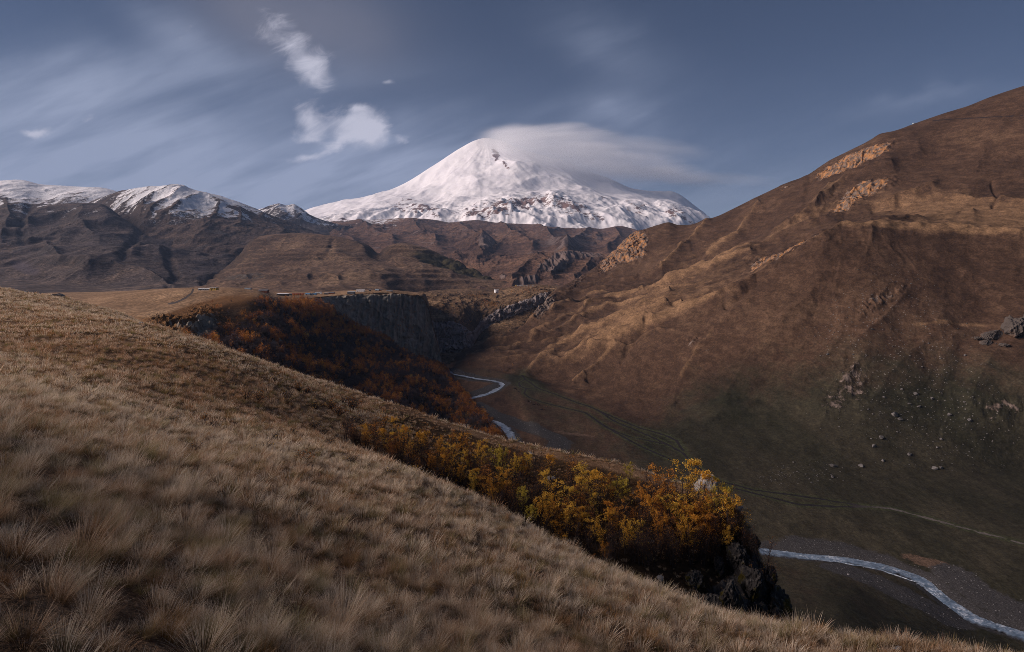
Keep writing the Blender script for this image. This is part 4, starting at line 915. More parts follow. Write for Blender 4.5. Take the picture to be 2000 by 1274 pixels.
# ------------------------------------------------------------------ trees
def leaf_mat(name, stops, transl=.35):
    M = Mat(name)
    r = M.attr('leaf'); o = M.node('ShaderNodeObjectInfo').outputs['Random']
    c = M.ramp(M.math('ADD', M.math('MULTIPLY', r, .4), M.math('MULTIPLY', o, .6)), stops)
    return M.done(M.node('ShaderNodeMixShader', {0: transl, 1: M.bsdf(c, .6, .3), 2: M.node('ShaderNodeBsdfTranslucent', {'Color': c}).outputs[0]}).outputs[0])
gold_leaf = leaf_mat('golden_birch_leaves', [(.15, (.46, .18, .025)), (.4, (.66, .33, .040)), (.65, (.76, .46, .06)), (.9, (.68, .50, .09))])
lime_leaf = leaf_mat('yellow_green_leaves', [(.15, (.30, .22, .03)), (.5, (.50, .38, .05)), (.9, (.58, .46, .08))])
rust_leaf = leaf_mat('rust_birch_leaves', [(.15, (.28, .085, .016)), (.45, (.42, .155, .024)), (.8, (.52, .23, .035))])
bark_mat = flat_mat('dark_twig_bark', (.040, .030, .030), .9, 6, .3)
pale_bark = flat_mat('birch_bark', (.16, .14, .13), .85, 5, .5)
bare_mat = flat_mat('bare_twigs', (.060, .044, .046), .95, 1.5, .35)

def quads_at(pts, size, rs, up=.0):
    n = len(pts)
    a = rs.normal(0, 1, (n, 3)); a /= np.linalg.norm(a, axis=1)[:, None]
    b = rs.normal(0, 1, (n, 3)); b = np.cross(a, b); b /= np.linalg.norm(b, axis=1)[:, None]
    s = size * rs.uniform(.6, 1.35, n)[:, None]
    v = np.stack([pts - a * s, pts + b * s * .55, pts + a * s, pts - b * s * .55], 1)
    return v.reshape(-1, 3), np.arange(n * 4).reshape(-1, 4)

def make_birch(seed, H, nst, nbr, nleaf, lmat, lsize=.052, spread=.30, low=.22):
    """slender many-stemmed birch: returns trunk mesh and crown meshes (twigs, leaves)"""
    rs = random.Random(seed); nr = np.random.RandomState(seed)
    tr = MB(); tw = MB(); lp = []
    for sidx in range(nst):
        a0 = rs.uniform(0, 6.28); ln = H * rs.uniform(.78, 1.0); sp = spread * rs.uniform(.25, 1.0) * H * (.6 if nst > 1 else .25)
        pts = []; p0 = Vector((math.cos(a0) * .06 * nst, math.sin(a0) * .06 * nst, -.25))
        for k in range(9):
            f = k / 8
            pts.append(p0 + Vector((math.cos(a0) * sp * f ** 1.3 + rs.gauss(0, .025 * H * f), math.sin(a0) * sp * f ** 1.3 + rs.gauss(0, .025 * H * f), ln * f)))
        tr.tube(pts, [.013 * H * (1 - .93 * k / 8) + .004 for k in range(9)], 5)
        for bidx in range(nbr):
            f = low + (1 - low) * rs.random() ** .8
            k = min(int(f * 8), 7); b0 = pts[k].lerp(pts[k + 1], f * 8 - k)
            a = rs.uniform(0, 6.28); L = H * rs.uniform(.14, .30) * (1.15 - .72 * f)
            d = Vector((math.cos(a), math.sin(a), rs.uniform(.35, 1.1))).normalized()
            bp = [b0]
            for j in range(3):
                d = (d + Vector((rs.gauss(0, .18), rs.gauss(0, .18), rs.uniform(-.12, .10)))).normalized(); bp.append(bp[-1] + d * L / 3)
            tw.tube(bp, [.0042 * H * (1 - f * .5) * x for x in (1, .75, .5, .2)], 3)
            for j in range(6):
                q0 = bp[1 + j % 2].lerp(bp[2 + j % 2], rs.random())
                dd = (d + Vector((rs.gauss(0, .7), rs.gauss(0, .7), rs.gauss(.05, .5)))).normalized(); l2 = L * rs.uniform(.25, .6)
                q1 = q0 + dd * l2 * .5; q2 = q1 + (dd + Vector((0, 0, -.25))) * l2 * .5
                tw.tube([q0, q1, q2], [.0016 * H, .0012 * H, .0005 * H], 3)
                lp += [(q1.lerp(q2, rs.random()), f)] * 2 + [(q0.lerp(q1, rs.random()), f), (q2, f)]
    # leaves keep to clusters, the lower crown has lost most of its leaves
    keep = []
    cl = [Vector((rs.gauss(0, .20 * H), rs.gauss(0, .20 * H), rs.uniform(.2, 1.0) * H)) for _ in range(7)]
    for p, f in lp:
        w = .05 + .60 * f ** 1.6 + (.5 if min((p - c).length for c in cl) < .20 * H else 0)
        keep.append(w)
    keep = np.array(keep); keep /= keep.sum()
    ch = nr.choice(len(lp), nleaf, p=keep)
    P_ = np.array([tuple(lp[i][0]) for i in ch]) + nr.normal(0, .014 * H, (nleaf, 3))
    v, q = quads_at(P_, lsize, nr)
    leaf = mesh_np('crown', v, q, None, lmat, False); set_attr(leaf, 'leaf', np.repeat(nr.uniform(0, 1, nleaf), 4))
    return tr.mesh('trunk', pale_bark if nst == 1 else bark_mat, True), tw.mesh('branches', bark_mat, True), leaf

def fg_point(px, py, r0=1.0, r1=4.4):
    c = int(np.clip(round((px + 4000) / 8600 * 1499), 0, 1499))
    rows = np.where((PFG.row[:, c] >= r0) & (PFG.row[:, c] <= r1))[0]
    i = rows[np.argmin(np.abs(PFG.py[rows, c] - py))]
    return Vector((PFG.X[i, c], PFG.Y[i, c], PFG.Z[i, c]))

def tree_proto(name, meshes):
    root = empty(name, (0, 0, 0))
    tr, tw, lf = meshes
    o = bpy.data.objects.new('trunk', tr); COL.objects.link(o); o.parent = root
    o = bpy.data.objects.new('crown', lf); COL.objects.link(o); o.parent = root
    o2 = bpy.data.objects.new('branches', tw); COL.objects.link(o2); o2.parent = o
    return root

H0 = 5.0
birch_meshes = {
    'gold': [make_birch(11 + k, H0, [3, 4, 2, 3, 5][k], [16, 13, 20, 15, 11][k], [2300, 2600, 1800, 2100, 2400][k], gold_leaf, .047) for k in range(5)],
    'lime': [make_birch(31 + k, H0, 3, 16, 2700, lime_leaf, .047) for k in range(2)],
    'rust': [make_birch(41 + k, H0, [4, 5, 3][k], 13, [1100, 900, 1300][k], rust_leaf, .046) for k in range(3)],
    'bare': [make_birch(51 + k, H0, 5, 15, 150, rust_leaf, .042, .42, .12) for k in range(3)],
}
NAMED = [  # px, base row, height in px, kind, label
    (1336,1012,112,'gold','tallest golden birch at the top of the thicket, left of the pale rock'),
    (1292,1016,104,'gold','golden birch standing just left of the tallest tree in the thicket'),
    (1362,1020,104,'gold','golden birch in front of the pale rock on the bluff'),
    (1406,1040,106,'lime','yellow-green birch between the pale rock and the cliff edge'),
    (1427,1060,98,'gold','last golden birch at the right end of the thicket, on the cliff edge'),
    (1226,950,48,'lime','small round yellow tree alone on the skyline of the grassy shoulder'),
    (1142,990,86,'gold','golden birch with a dense round top, right of the grey boulder'),
    (1170,1004,78,'gold','golden birch with bright leaf clusters just left of the olive one'),
    (1212,1004,76,'lime','olive-yellow birch in front of the small skyline tree'),
    (1254,1032,84,'gold','orange-gold birch in the middle of the thicket above the dark bank'),
    (1202,1064,84,'gold','bright yellow birch low in the thicket, standing ahead of the dark twigs'),
    (1078,1016,84,'gold','golden birch directly right of and below the grey boulder'),
    (1022,1012,64,'lime','yellow birch at the left edge of the lower thicket, above the near grass'),
    (745,866,66,'rust','first orange birch at the upper left end of the gully thicket'),
    (972,946,80,'lime','olive-gold birch half way along the gully, taller than its neighbours')]
OTHERS = [(1108,1014,66,'gold'),(1054,1030,70,'gold'),(1036,1040,56,'lime'),(1092,1062,44,'gold'),(1172,1076,66,'gold'),(1150,1046,60,'rust'),(1240,1082,72,'gold'),(1302,1072,78,'rust'),(1340,1082,80,'gold'),
          (1384,1072,76,'gold'),(1280,1052,80,'gold'),(1316,1040,84,'gold'),(1358,1062,70,'rust'),(1130,1050,58,'gold'),(1008,934,60,'rust'),(1040,944,58,'gold'),(1062,958,48,'rust'),(950,954,62,'rust'),(985,972,60,'gold'),
          (892,906,62,'gold'),(826,906,62,'gold'),(802,912,52,'rust'),(728,872,52,'rust'),(782,892,58,'gold'),(764,902,50,'rust'),(870,932,58,'rust'),(896,952,52,'gold'),(846,932,50,'rust'),(920,966,48,'gold'),
          (944,976,46,'rust'),(690,872,40,'rust'),(712,884,36,'rust'),(858,902,50,'gold'),(916,930,52,'rust'),(960,996,40,'gold'),(1000,985,50,'rust'),(812,940,36,'gold'),(1182,1098,40,'gold'),(1108,1078,34,'gold'),(1160,1110,30,'rust'),
          (772,862,46,'gold'),(838,872,44,'rust'),(880,880,44,'rust'),(932,904,46,'rust'),(1404,1068,62,'rust'),(1230,1050,60,'rust'),(750,905,40,'rust')]
r2 = random.Random(77)
EXB = []
for _ in range(140):
    f = r2.random(); x = 672 + 760 * f; lo = np.interp(f, [0, .25, .5, .75, 1], [838, 866, 914, 975, 1015]); hi = np.interp(f, [0, .25, .5, .75, 1], [905, 965, 1050, 1110, 1110])
    EXB.append((x, r2.uniform(lo, hi), np.interp(f, [0, .3, 1], [36, 50, 66]) * r2.uniform(.75, 1.2)))
for _ in range(64):       # the thicket is a continuous band
    f = r2.random(); x = 690 + 740 * f; lo = np.interp(f, [0, .25, .5, .75, 1], [846, 884, 938, 1000, 1035]); hi = np.interp(f, [0, .25, .5, .75, 1], [900, 955, 1040, 1095, 1085])
    OTHERS.append((x, r2.uniform(lo, hi), np.interp(f, [0, .3, 1], [38, 54, 76]) * r2.uniform(.8, 1.15), r2.choice(['gold', 'gold', 'gold', 'rust', 'rust'])))
BARE = [(1345,1100,70),(1310,1105,66),(1270,1095,66),(1400,1095,60),(1240,1100,60),(1205,1090,60),(1120,1070,56),(1180,1110,50),(1080,1040,50),(1060,1050,44),(960,975,50),(930,960,50),(900,945,46),(860,930,44),(830,915,44),(800,930,40),(770,915,40),(740,890,40),(715,890,36),(985,990,44),(1015,1005,40),(700,870,34),(1150,1080,56),(1300,1060,60),(1370,1085,60),(1000,960,46),(1040,985,44),(880,915,44),(720,850,34),(670,865,30),(790,880,40),(945,930,44),
        (1470,1090,60),(1492,1120,70),(1505,1150,66),(1452,1075,50),(1480,1160,54),(1515,1175,50)]
used = {}
def place_tree(px, base, hp, kind, label, group, i):
    arr = birch_meshes[kind]; k = (i * 7 + 3) % len(arr)
    key = (kind, k)
    if key not in used: r = used[key] = tree_proto('birch_tree' if kind != 'bare' else 'bare_shrub', arr[k])
    else: r = copy_tree(used[key])
    p = fg_point(px, base, 1.0, 4.3)
    h = hp / FPX * p.y / H0 * 1.06
    r.location = p; r.scale = (h * rnd.uniform(.95, 1.25),) * 2 + (h * 1.02,); r.rotation_euler = (0, 0, rnd.uniform(0, 6.28))
    tag(r, label, 'tree' if kind != 'bare' else 'shrub', group)
for i, (x, b_, h_, k_, l_) in enumerate(NAMED): place_tree(x, b_, h_, k_, l_, 'birches in the gully', i)
LBL = {'gold': 'golden-leaved birch growing among the others in the gully thicket', 'rust': 'sparse rust-orange birch growing among the others in the gully thicket', 'lime': 'small yellow-green birch among the others in the gully thicket'}
for i, (x, b_, h_, k_) in enumerate(OTHERS): place_tree(x, b_, h_, k_, LBL[k_], {'gold': 'golden birches of the gully thicket', 'rust': 'rust-orange birches of the gully thicket', 'lime': 'yellow-green birches of the gully thicket'}[k_], i + 2)
for i, (x, b_, h_) in enumerate(BARE + EXB):
    cl = x > 1440
    place_tree(x, b_, h_, 'bare', 'leafless grey shrub clinging to the rocky cliff edge' if cl else 'leafless dark shrub under the birches in the gully', 'bare shrubs on the cliff edge' if cl else 'bare shrubs in the gully', i)

# small dark dwarf shrubs out on the open slope
def make_dwarf(seed, nleaf):
    rs = random.Random(seed); nr = np.random.RandomState(seed); tw = MB(); tips = []
    for k in range(46):
        a = rs.uniform(0, 6.28); e = rs.uniform(.2, 1.4); L = rs.uniform(.35, .8)
        d = Vector((math.cos(a) * math.cos(e), math.sin(a) * math.cos(e), math.sin(e)))
        p = [Vector((0, 0, -.05)), d * L * .5 + Vector((0, 0, rs.uniform(0, .1))), d * L + Vector((rs.gauss(0, .08), rs.gauss(0, .08), rs.gauss(.03, .05)))]
        tw.tube(p, [.012, .008, .004], 3); tips += [p[2], p[1].lerp(p[2], .5), p[1].lerp(p[2], .8)]
        for j in range(3):
            q = p[1].lerp(p[2], rs.random()); t_ = q + Vector((rs.gauss(0, .14), rs.gauss(0, .14), rs.uniform(0, .16))); tw.tube([q, t_], [.006, .003], 3); tips.append(t_)
    ch = nr.choice(len(tips), nleaf); P_ = np.array([tuple(tips[i]) for i in ch]) + nr.normal(0, .03, (nleaf, 3))
    v, q = quads_at(P_, .034, nr); leaf = mesh_np('leaves', v, q, None, rust_leaf if seed % 2 else gold_leaf, False); set_attr(leaf, 'leaf', np.repeat(nr.uniform(0, 1, nleaf), 4))
    return tw.mesh('stems', bark_mat, True), leaf
dw = [make_dwarf(70 + k, [40, 110, 20, 170][k]) for k in range(4)]
def dwarf_proto(k):
    r = empty('dwarf_shrub', (0, 0, 0))
    for nm, me in (('stems', dw[k][0]), ('leaves', dw[k][1])):
        o = bpy.data.objects.new(nm, me); COL.objects.link(o); o.parent = r
    return r
dp = {}
SHR = [(560,780,20,0),(585,765,18,1),(610,800,22,0),(630,850,18,2),(648,800,18,1),(668,790,20,0),(480,780,20,0),(505,785,22,1),(540,860,18,2),(590,905,26,3),(520,880,22,0),(615,838,18,0),(560,790,14,0),(575,850,16,2),(660,815,22,1),
       (690,800,24,1),(700,830,24,0),(375,888,26,2),(420,838,20,0),(340,826,20,2),(800,940,24,1),(760,930,20,0),(640,870,18,0),(600,770,16,3),(530,745,14,0),(810,935,20,3),(900,985,20,0),(490,860,16,0),(690,905,20,2),(455,755,14,0),(398,826,18,1),(620,742,14,2),(680,850,24,0),(860,968,20,1)]
for i, (x, y, h_, k) in enumerate(SHR):
    if k not in dp: r = dp[k] = dwarf_proto(k)
    else: r = copy_tree(dp[k])
    p = fg_point(x, y, 1.0, 9.0); f = h_ / FPX * p.y / .75
    r.location = p; r.scale = (f * 1.2, f * 1.2, f); r.rotation_euler = (0, 0, rnd.uniform(0, 6.28))
    tag(r, ['small dark leafless shrub in the grass of the open slope', 'low dark shrub with a few orange leaves on the grassy slope', 'tiny bare shrub poking out of the dry grass', 'low shrub covered in bright orange leaves on the grassy slope'][k], 'shrub', ['dark dwarf shrubs on the slope', 'orange-flecked dwarf shrubs on the slope', 'tiny bare shrubs on the slope', 'bright orange dwarf shrubs on the slope'][k])

# ------------------------------------------------------------------ the autumn wood below the cliff
def far_tree(seed, H, n, size, lmat, kind):
    nr = np.random.RandomState(seed); mb = MB()
    mb.tube([(0, 0, -.5), (.05, 0, H * .5), (.1, .05, H * .92)], [.09, .06, .02], 4)
    if kind == 'bare':
        for k in range(16):
            a = nr.uniform(0, 6.28); z = H * nr.uniform(.2, .75); L = H * nr.uniform(.2, .4)
            mb.tube([(0, 0, z), (math.cos(a) * L * .45, math.sin(a) * L * .45, z + L * .5), (math.cos(a) * L * .7, math.sin(a) * L * .7, z + L)], [.05, .035, .015], 3)
    tn = mb.n
    cl = nr.normal(0, 1, (9, 3)); cl /= np.linalg.norm(cl, axis=1)[:, None]; cl *= np.array([.20, .20, .27]) * H; cl[:, 2] += H * .64
    c = cl[nr.randint(0, 9, n)] + nr.normal(0, 1, (n, 3)) * np.array([.085, .085, .085]) * H
    c[:, 2] = np.clip(c[:, 2], H * .22, H * 1.05)
    v, q = quads_at(c, size, nr)
    me_v = np.concatenate(mb.v + [v]); qq = np.concatenate(mb.q + [q + tn])
    me = mesh_np('autumn_tree', me_v, qq, None, None, False)
    me.materials.append(bare_mat); me.materials.append(lmat)
    nt = sum(len(x) for x in mb.q)
    me.polygons.foreach_set('material_index', np.r_[np.zeros(nt, np.int32), np.ones(len(q), np.int32)])
    set_attr(me, 'leaf', np.r_[np.full(tn, .5), np.repeat(nr.uniform(0, 1, n), 4)])
    return me
far_gold = leaf_mat('wood_orange_leaves', [(.15, (.16, .055, .018)), (.4, (.30, .10, .018)), (.65, (.44, .165, .024)), (.9, (.56, .26, .035))], .25)
far_yel = leaf_mat('wood_yellow_leaves', [(.15, (.40, .17, .025)), (.6, (.52, .26, .04)), (.9, (.50, .33, .06))], .25)
far_bare = flat_mat('wood_bare_twigs', (.085, .064, .066), .95, .6, .35)
FT = [far_tree(200, 7, 150, .30, far_gold, ''), far_tree(201, 7.6, 170, .30, far_gold, ''), far_tree(202, 6.4, 130, .31, far_gold, ''), far_tree(203, 7, 170, .26, far_yel, ''), far_tree(204, 7, 110, .24, far_bare, 'bare'), far_tree(205, 6.2, 100, .24, far_bare, 'bare'), far_tree(206, 4.2, 90, .26, far_bare, 'bare')]
wood_col = bpy.data.collections.new('wood_trees')
for i, me in enumerate(FT): wood_col.objects.link(bpy.data.objects.new('wood_tree_%s' % 'abcdefg'[i], me))
A = cell_areas(PWOOD); wpx, wpy, wr = mid(PWOOD.px), mid(PWOOD.py), mid(PWOOD.row)
fgy = interp1([0,150,300,500,700,850,1000,1100], [562,598,642,703,767,818,865,888], wpx)
dn = np.full(A.shape, .062) * (wr > 1.02) * (wpy < fgy + 22) * (wr < 3.0)
dn *= sstep(330, 440, wpx) * (1 - .9 * np.clip(ell(wpx, wpy, 405, 640, 34, 34, 40) + .6 * ell(wpx, wpy, 545, 680, 10, 26, -25), 0, 1))
dn *= np.where(wpy < fgy - 2, 1, .7)
bl, ii, jj = sample(PWOOD, A * dn, nrg)
tx, ty, tz = bl(PWOOD.X), bl(PWOOD.Y), bl(PWOOD.Z); tpx, tpy = bl(PWOOD.px), HY - FPX * tz / ty
n = len(tx)
o_ = fbm(tpx / 46 + tpy / 90, tpy / 26 - tpx / 60, 4, 130) + .35 * ell(tpx, tpy, 620, 615, 140, 24, 22) - .14 + .15 * sstep(860, 930, tpx)
kind = np.where(o_ + nrg.normal(0, .20, n) > .02, 0, 1)
ki = np.where(kind == 0, nrg.randint(0, 3, n), nrg.randint(4, 7, n)); ki = np.where((kind == 0) & (nrg.uniform(0, 1, n) < .04), 3, ki)
sc = np.clip(nrg.lognormal(-.05, .25, n), .5, 1.7)
vis = np.where(tpy < fgy[ii, jj] + 4)[0]
apparent = sc[vis] / ty[vis]
own = vis[np.argsort(-apparent)[:190]]
mask = np.ones(n, bool); mask[own] = False
print('wood', n, 'own', len(own))
z0 = np.zeros(n)
gn_scatter('forest', np.stack([tx, ty, tz], -1)[mask], np.stack([z0, z0, nrg.uniform(0, 6.28, n)], -1)[mask], np.stack([sc] * 3, -1)[mask], ki[mask], nrg.uniform(0, 1, n)[mask], wood_col)
KL = {0: ('orange-leaved tree', 'orange trees at the near edge of the wood'), 3: ('bright yellow tree', 'yellow trees at the near edge of the wood'), 4: ('bare purple-grey tree', 'leafless trees at the near edge of the wood')}
for i in own:
    k = int(ki[i]); kk = 0 if k < 3 else 3 if k == 3 else 4
    o = bpy.data.objects.new('autumn_tree', FT[k]); COL.objects.link(o)
    o.location = (tx[i], ty[i], tz[i]); o.scale = (sc[i],) * 3; o.rotation_euler = (0, 0, rnd.uniform(0, 6.28))
    tag(o, KL[kk][0] + ' at the near lower edge of the wooded slope below the cliff', 'tree', KL[kk][1])
# ------------------------------------------------------------------ rocks
import bmesh
def rock_mesh(name, seed, mat, sub=4, cuts=14, rough=.10, squash=(1, 1, .75)):
    r = np.random.RandomState(seed); bm = bmesh.new()
    bmesh.ops.create_icosphere(bm, subdivisions=sub, radius=1.0)
    co = np.array([v.co[:] for v in bm.verts]); f = np.array([[v.index for v in fc.verts] for fc in bm.faces]); bm.free()
    for _ in range(cuts):
        n = r.normal(0, 1, 3); n /= np.linalg.norm(n); d = r.uniform(.5, .86)
        k = co @ n - d; co -= np.where(k > 0, k, 0)[:, None] * n * .94
    o = seed * 3.7
    nrm = co / np.linalg.norm(co, axis=1)[:, None]
    dsp = fbm(co[:, 0] * 2.1 + o, co[:, 1] * 2.1 + co[:, 2] * 1.7, 5, seed) * rough * 1.6 + (rid(co[:, 0] * 3 + co[:, 2] * 2 + o, co[:, 1] * 3 - co[:, 2], 4, seed + 1) - .5) * rough
    co = (co + nrm * dsp[:, None]) * np.array(squash)
    return mesh_np(name, co, None, f, mat, False)
def stone_mat(name, dark, mid, light, lichen=None, moss=None, s=1.2):
    M = Mat(name); rc, rn = rock_color(M, s, dark, mid, light, None, .5, 1)
    if lichen: rc = M.mix(M.math('MULTIPLY', M.step(M.noise(s * 3, 5, .7), .52, .66), .8), rc, lichen)
    if moss: rc = M.mix(M.step(M.noise(s * .8, 4, .6), .52, .62), rc, moss)
    return M.done(M.bsdf(rc, .95, .1, M.bump(M.math('ADD', rn, M.noise(s * 6, 4, .7)), .8, .12)))
pale_stone = stone_mat('pale_granite', (.12, .112, .108), (.25, .235, .23), (.42, .40, .39), (.30, .29, .25))
grey_stone = stone_mat('grey_boulder', (.05, .047, .047), (.11, .104, .10), (.20, .19, .187), s=.6)
dark_stone = stone_mat('dark_lichened_rock', (.016, .015, .015), (.042, .039, .039), (.10, .094, .09), (.15, .142, .135), (.062, .050, .012), 1.0)
stripe_stone = stone_mat('layered_outcrop', (.034, .029, .027), (.085, .072, .064), (.16, .14, .128), (.12, .065, .036), None, .16)
ROCK = [rock_mesh('rock', 300 + k, pale_stone) for k in range(3)]
BOULD = [rock_mesh('boulder', 310 + k, grey_stone, 3, 12, .07) for k in range(5)]
CRAG = [rock_mesh('crag', 320 + k, dark_stone, 5, 12, .22, (1, .9, 1.0)) for k in range(4)]
SLAB = [rock_mesh('outcrop', 330 + k, stripe_stone, 5, 16, .16, (1, .8, .8)) for k in range(2)]

def pt_on(Pt, px, py, r0, r1):
    C = Pt.px.shape[1]; p = Pt.px[0]
    c = int(np.clip(round((px - p[0]) / (p[-1] - p[0]) * (C - 1)), 0, C - 1))
    rows = np.where((Pt.row[:, c] >= r0) & (Pt.row[:, c] <= r1))[0]
    i = rows[np.argmin(np.abs(Pt.py[rows, c] - py))]
    return Vector((Pt.X[i, c], Pt.Y[i, c], Pt.Z[i, c]))
def put_rock(name, me, p, r, label, cat='rock', group=None, scl=(1, 1, 1), sink=.25):
    o = bpy.data.objects.new(name, me); COL.objects.link(o)
    o.location = (p.x, p.y, p.z + r * scl[2] * (.5 - sink)); o.scale = (r * scl[0], r * scl[1], r * scl[2]); o.rotation_euler = (rnd.uniform(-.2, .2), rnd.uniform(-.2, .2), rnd.uniform(0, 6.28))
    return tag(o, label, cat, group)
def fgrock(px, py, rp, me, label, r0=1., r1=9., scl=(1, 1, 1), name='boulder', sink=.25, group=None):
    p = fg_point(px, py, r0, r1); return put_rock(name, me, p, rp / FPX * p.y, label, 'rock', group, scl, sink)
fgrock(116, 580, 12, ROCK[0], 'grey boulder on the skyline of the grassy slope at upper left', 1., 2., (1.1, 1, .75))
fgrock(50, 565, 4, ROCK[1], 'tiny pale stone on the skyline left of the grey boulder', 1., 2.)
fgrock(228, 622, 5, ROCK[2], 'small pale stone in the hollow below the grassy skyline', 1., 3.)
fgrock(273, 627, 5, ROCK[0], 'flat pale stone right of the small stone in the hollow', 1., 3., (1.3, 1, .5))
fgrock(277, 640, 4, ROCK[1], 'low pale slab just below the flat stone in the hollow', 1., 3., (1.5, 1, .4))
fgrock(1077, 938, 11, ROCK[1], 'grey boulder among the birches on the gully shoulder', 1., 4., (1, 1, .7))
fgrock(1035, 886, 6, ROCK[2], 'flat grey slab lying in the grass on the gully skyline', 1., 2.5, (1.6, 1, .35))
fgrock(1380, 958, 27, ROCK[0], 'big pale rock behind the tallest birches on the bluff top', .9, 1.6, (1.0, .9, 1.35), 'rock_tower', .2)
fgrock(1440, 985, 14, ROCK[2], 'grey rock at the top of the cliff edge beside the last birch', .9, 1.5)
fgrock(1755, 1268, 8, ROCK[0], 'pale stone half hidden in the grass at lower right', 4.5, 6., (1.4, 1, .6))
fgrock(1290, 1132, 9, ROCK[1], 'small white stone at the foot of the dark mossy bank', 2., 4.4)
fgrock(1270, 1058, 6, ROCK[2], 'little pale stone on the dark bank under the birches', 1.5, 4.4)
CR = [(1415,1058,24,'lichened pale-faced rock high on the bluff below the birches'),(1446,1098,30,'broad lichened rock in the middle of the bluff'),(1468,1150,32,'dark grey crag at the right edge of the bluff'),(1520,1196,34,'rounded dark crag at the lower right corner of the bluff'),
      (1352,1140,20,'pale wedge of rock low on the mossy bank'),(1404,1116,18,'small lichened rock under the moss on the bluff'),(1300,1160,12,'small grey rock beside the near grass ridge'),(1430,1180,34,'dark crag standing right behind the near grass crest'),
      (1380,1196,28,'dark mossy crag partly hidden by the near grass'),(1478,1215,30,'dark crag between the near grass and the rounded one'),(1500,1120,22,'narrow grey crag on the skyline side of the bluff'),(1476,1062,18,'grey rock step at the top right of the bluff'),(1535,1240,22,'lowest dark rock of the bluff, at its foot')]
for i, (x, y, r_, l_) in enumerate(CR): fgrock(x, y, r_, CRAG[i % 4], l_, 1.0, 4.2, (1, .9, rnd.uniform(.9, 1.25)), 'crag', .3)

# outcrop at the right edge and boulders on the slope
for x, y, r_, l_, k, sc3 in [(1982,650,40,'large layered rock outcrop at the right edge of the slope',0,(1.05,.8,.95)),(1938,658,22,'broken shoulder of rock left of the large outcrop',1,(1.2,.8,.6)),(1908,662,10,'small rock step left of the broken shoulder',0,(1.3,.9,.6)),(1925,672,12,'fallen block under the broken shoulder of the outcrop',1,(1,1,.7)),(1960,676,12,'fallen block at the foot of the large outcrop',0,(1.1,1,.6)),(2030,640,50,'far end of the layered outcrop cut by the right edge',1,(1.2,.8,.9))]:
    p = pt_on(PVAL, x, y, 3., 6.5); put_rock('outcrop', SLAB[k], p, r_ / FPX * p.y, l_, 'rock', None, sc3, .3)
BL = [(1748,812,10,'biggest angular grey boulder on the lower right slope'),(1628,911,9,'pale rounded boulder at the foot of the slope above the meadow'),(1682,911,7,'grey boulder right of the pale one at the slope foot'),(1721,857,7,'flat pale boulder below the biggest angular one'),(1707,871,6,'small pale boulder just left of the flat one'),
      (1826,916,8,'tall slanted grey boulder on the lower right slope'),(1838,916,6,'grey boulder touching the tall slanted one'),(1777,888,6,'square grey boulder between the slope foot and the slanted boulder'),(1625,933,4,'small boulder under the pale rounded one'),(1821,778,5,'pale stone in the middle of the boulder field'),
      (1789,770,5,'grey stone left of the pale one in the boulder field'),(1796,796,5,'pale flat stone high in the boulder field'),(1854,810,6,'dark grey boulder right of the boulder field'),(1894,824,6,'round grey boulder near the right edge of the slope'),(1758,822,6,'grey stone beside the biggest angular boulder'),(1725,900,5,'grey stone low on the slope above the green flat')]
for i, (x, y, r_, l_) in enumerate(BL):
    p = pt_on(PVAL, x, y, 3.6, 7.2); put_rock('boulder', BOULD[i % 5], p, r_ / FPX * p.y * .9, l_, 'rock', 'named boulders of the right slope', (1, .85, rnd.uniform(.7, 1.1)))
spots = []
while len(spots) < 120:
    x, y = rnd.gauss(1790, 95), rnd.gauss(765, 80)
    if 1560 < x < 1998 and 600 < y < 925: spots.append((x, y, 0))
while len(spots) < 165:
    x, y = rnd.gauss(1540, 60), rnd.gauss(925, 14)
    if 890 < y < 965: spots.append((x, y, 1))
while len(spots) < 200:
    x = rnd.uniform(1560, 1760); spots.append((x, 660 - .62 * (x - 1590) + rnd.gauss(0, 22), 2))
for x, y, k in spots:
    p = pt_on(PVAL, x, y, 3.2, 7.6); rr = min(rnd.lognormvariate(.45, .42), 4.2) * (.75 if k else 1)
    put_rock('boulder', BOULD[rnd.randrange(5)], p, rr / FPX * p.y, ['small grey boulder scattered over the lower right slope', 'small pale stone strewn over the dark green flat at the slope foot', 'grey stone of the rocky rib running down the right slope'][k], 'rock', ['scattered boulders of the right slope', 'stones on the green flat', 'stones of the rocky rib'][k], (1, rnd.uniform(.7, 1.1), rnd.uniform(.55, 1.0)))
small_rocks = bpy.data.collections.new('small_rocks')
pebble_pale = stone_mat('river_cobble', (.06, .058, .06), (.14, .137, .14), (.30, .295, .295), s=.5)
for k in range(3):
    small_rocks.objects.link(bpy.data.objects.new('small_rock_%s' % 'abc'[k], rock_mesh('small_rock', 340 + k, grey_stone, 2, 8, .08)))
for k in range(3):
    small_rocks.objects.link(bpy.data.objects.new('small_rock_%s' % 'xyz'[k], rock_mesh('cobble', 350 + k, pebble_pale, 2, 6, .05)))
A = cell_areas(PVAL); qx, qy, qr = mid(PVAL.px), mid(PVAL.py), mid(PVAL.row); fk = mid(PVAL.attrs['fleck']); gv = mid(PVAL.attrs['gravel'])
inf = (qx < 2080) & (qx > 860)
bl, ii, jj = sample(PVAL, A * np.where((qr > 2.2) & (qr < 7.6), np.clip(fk * 1.6 - .4, 0, 1) * .016 * (.3 + 1.6 * np.clip(fbm(qx / 18, qy / 18, 3, 140) + .2, 0, 1)), 0) * inf, nrg)
x1, y1, z1 = bl(PVAL.X), bl(PVAL.Y), bl(PVAL.Z); n1_ = len(x1)
bl, ii, jj = sample(PVAL, A * np.clip(gv * 1.5 - .35, 0, 1) * .07 * inf * (qr > 6.5), nrg)
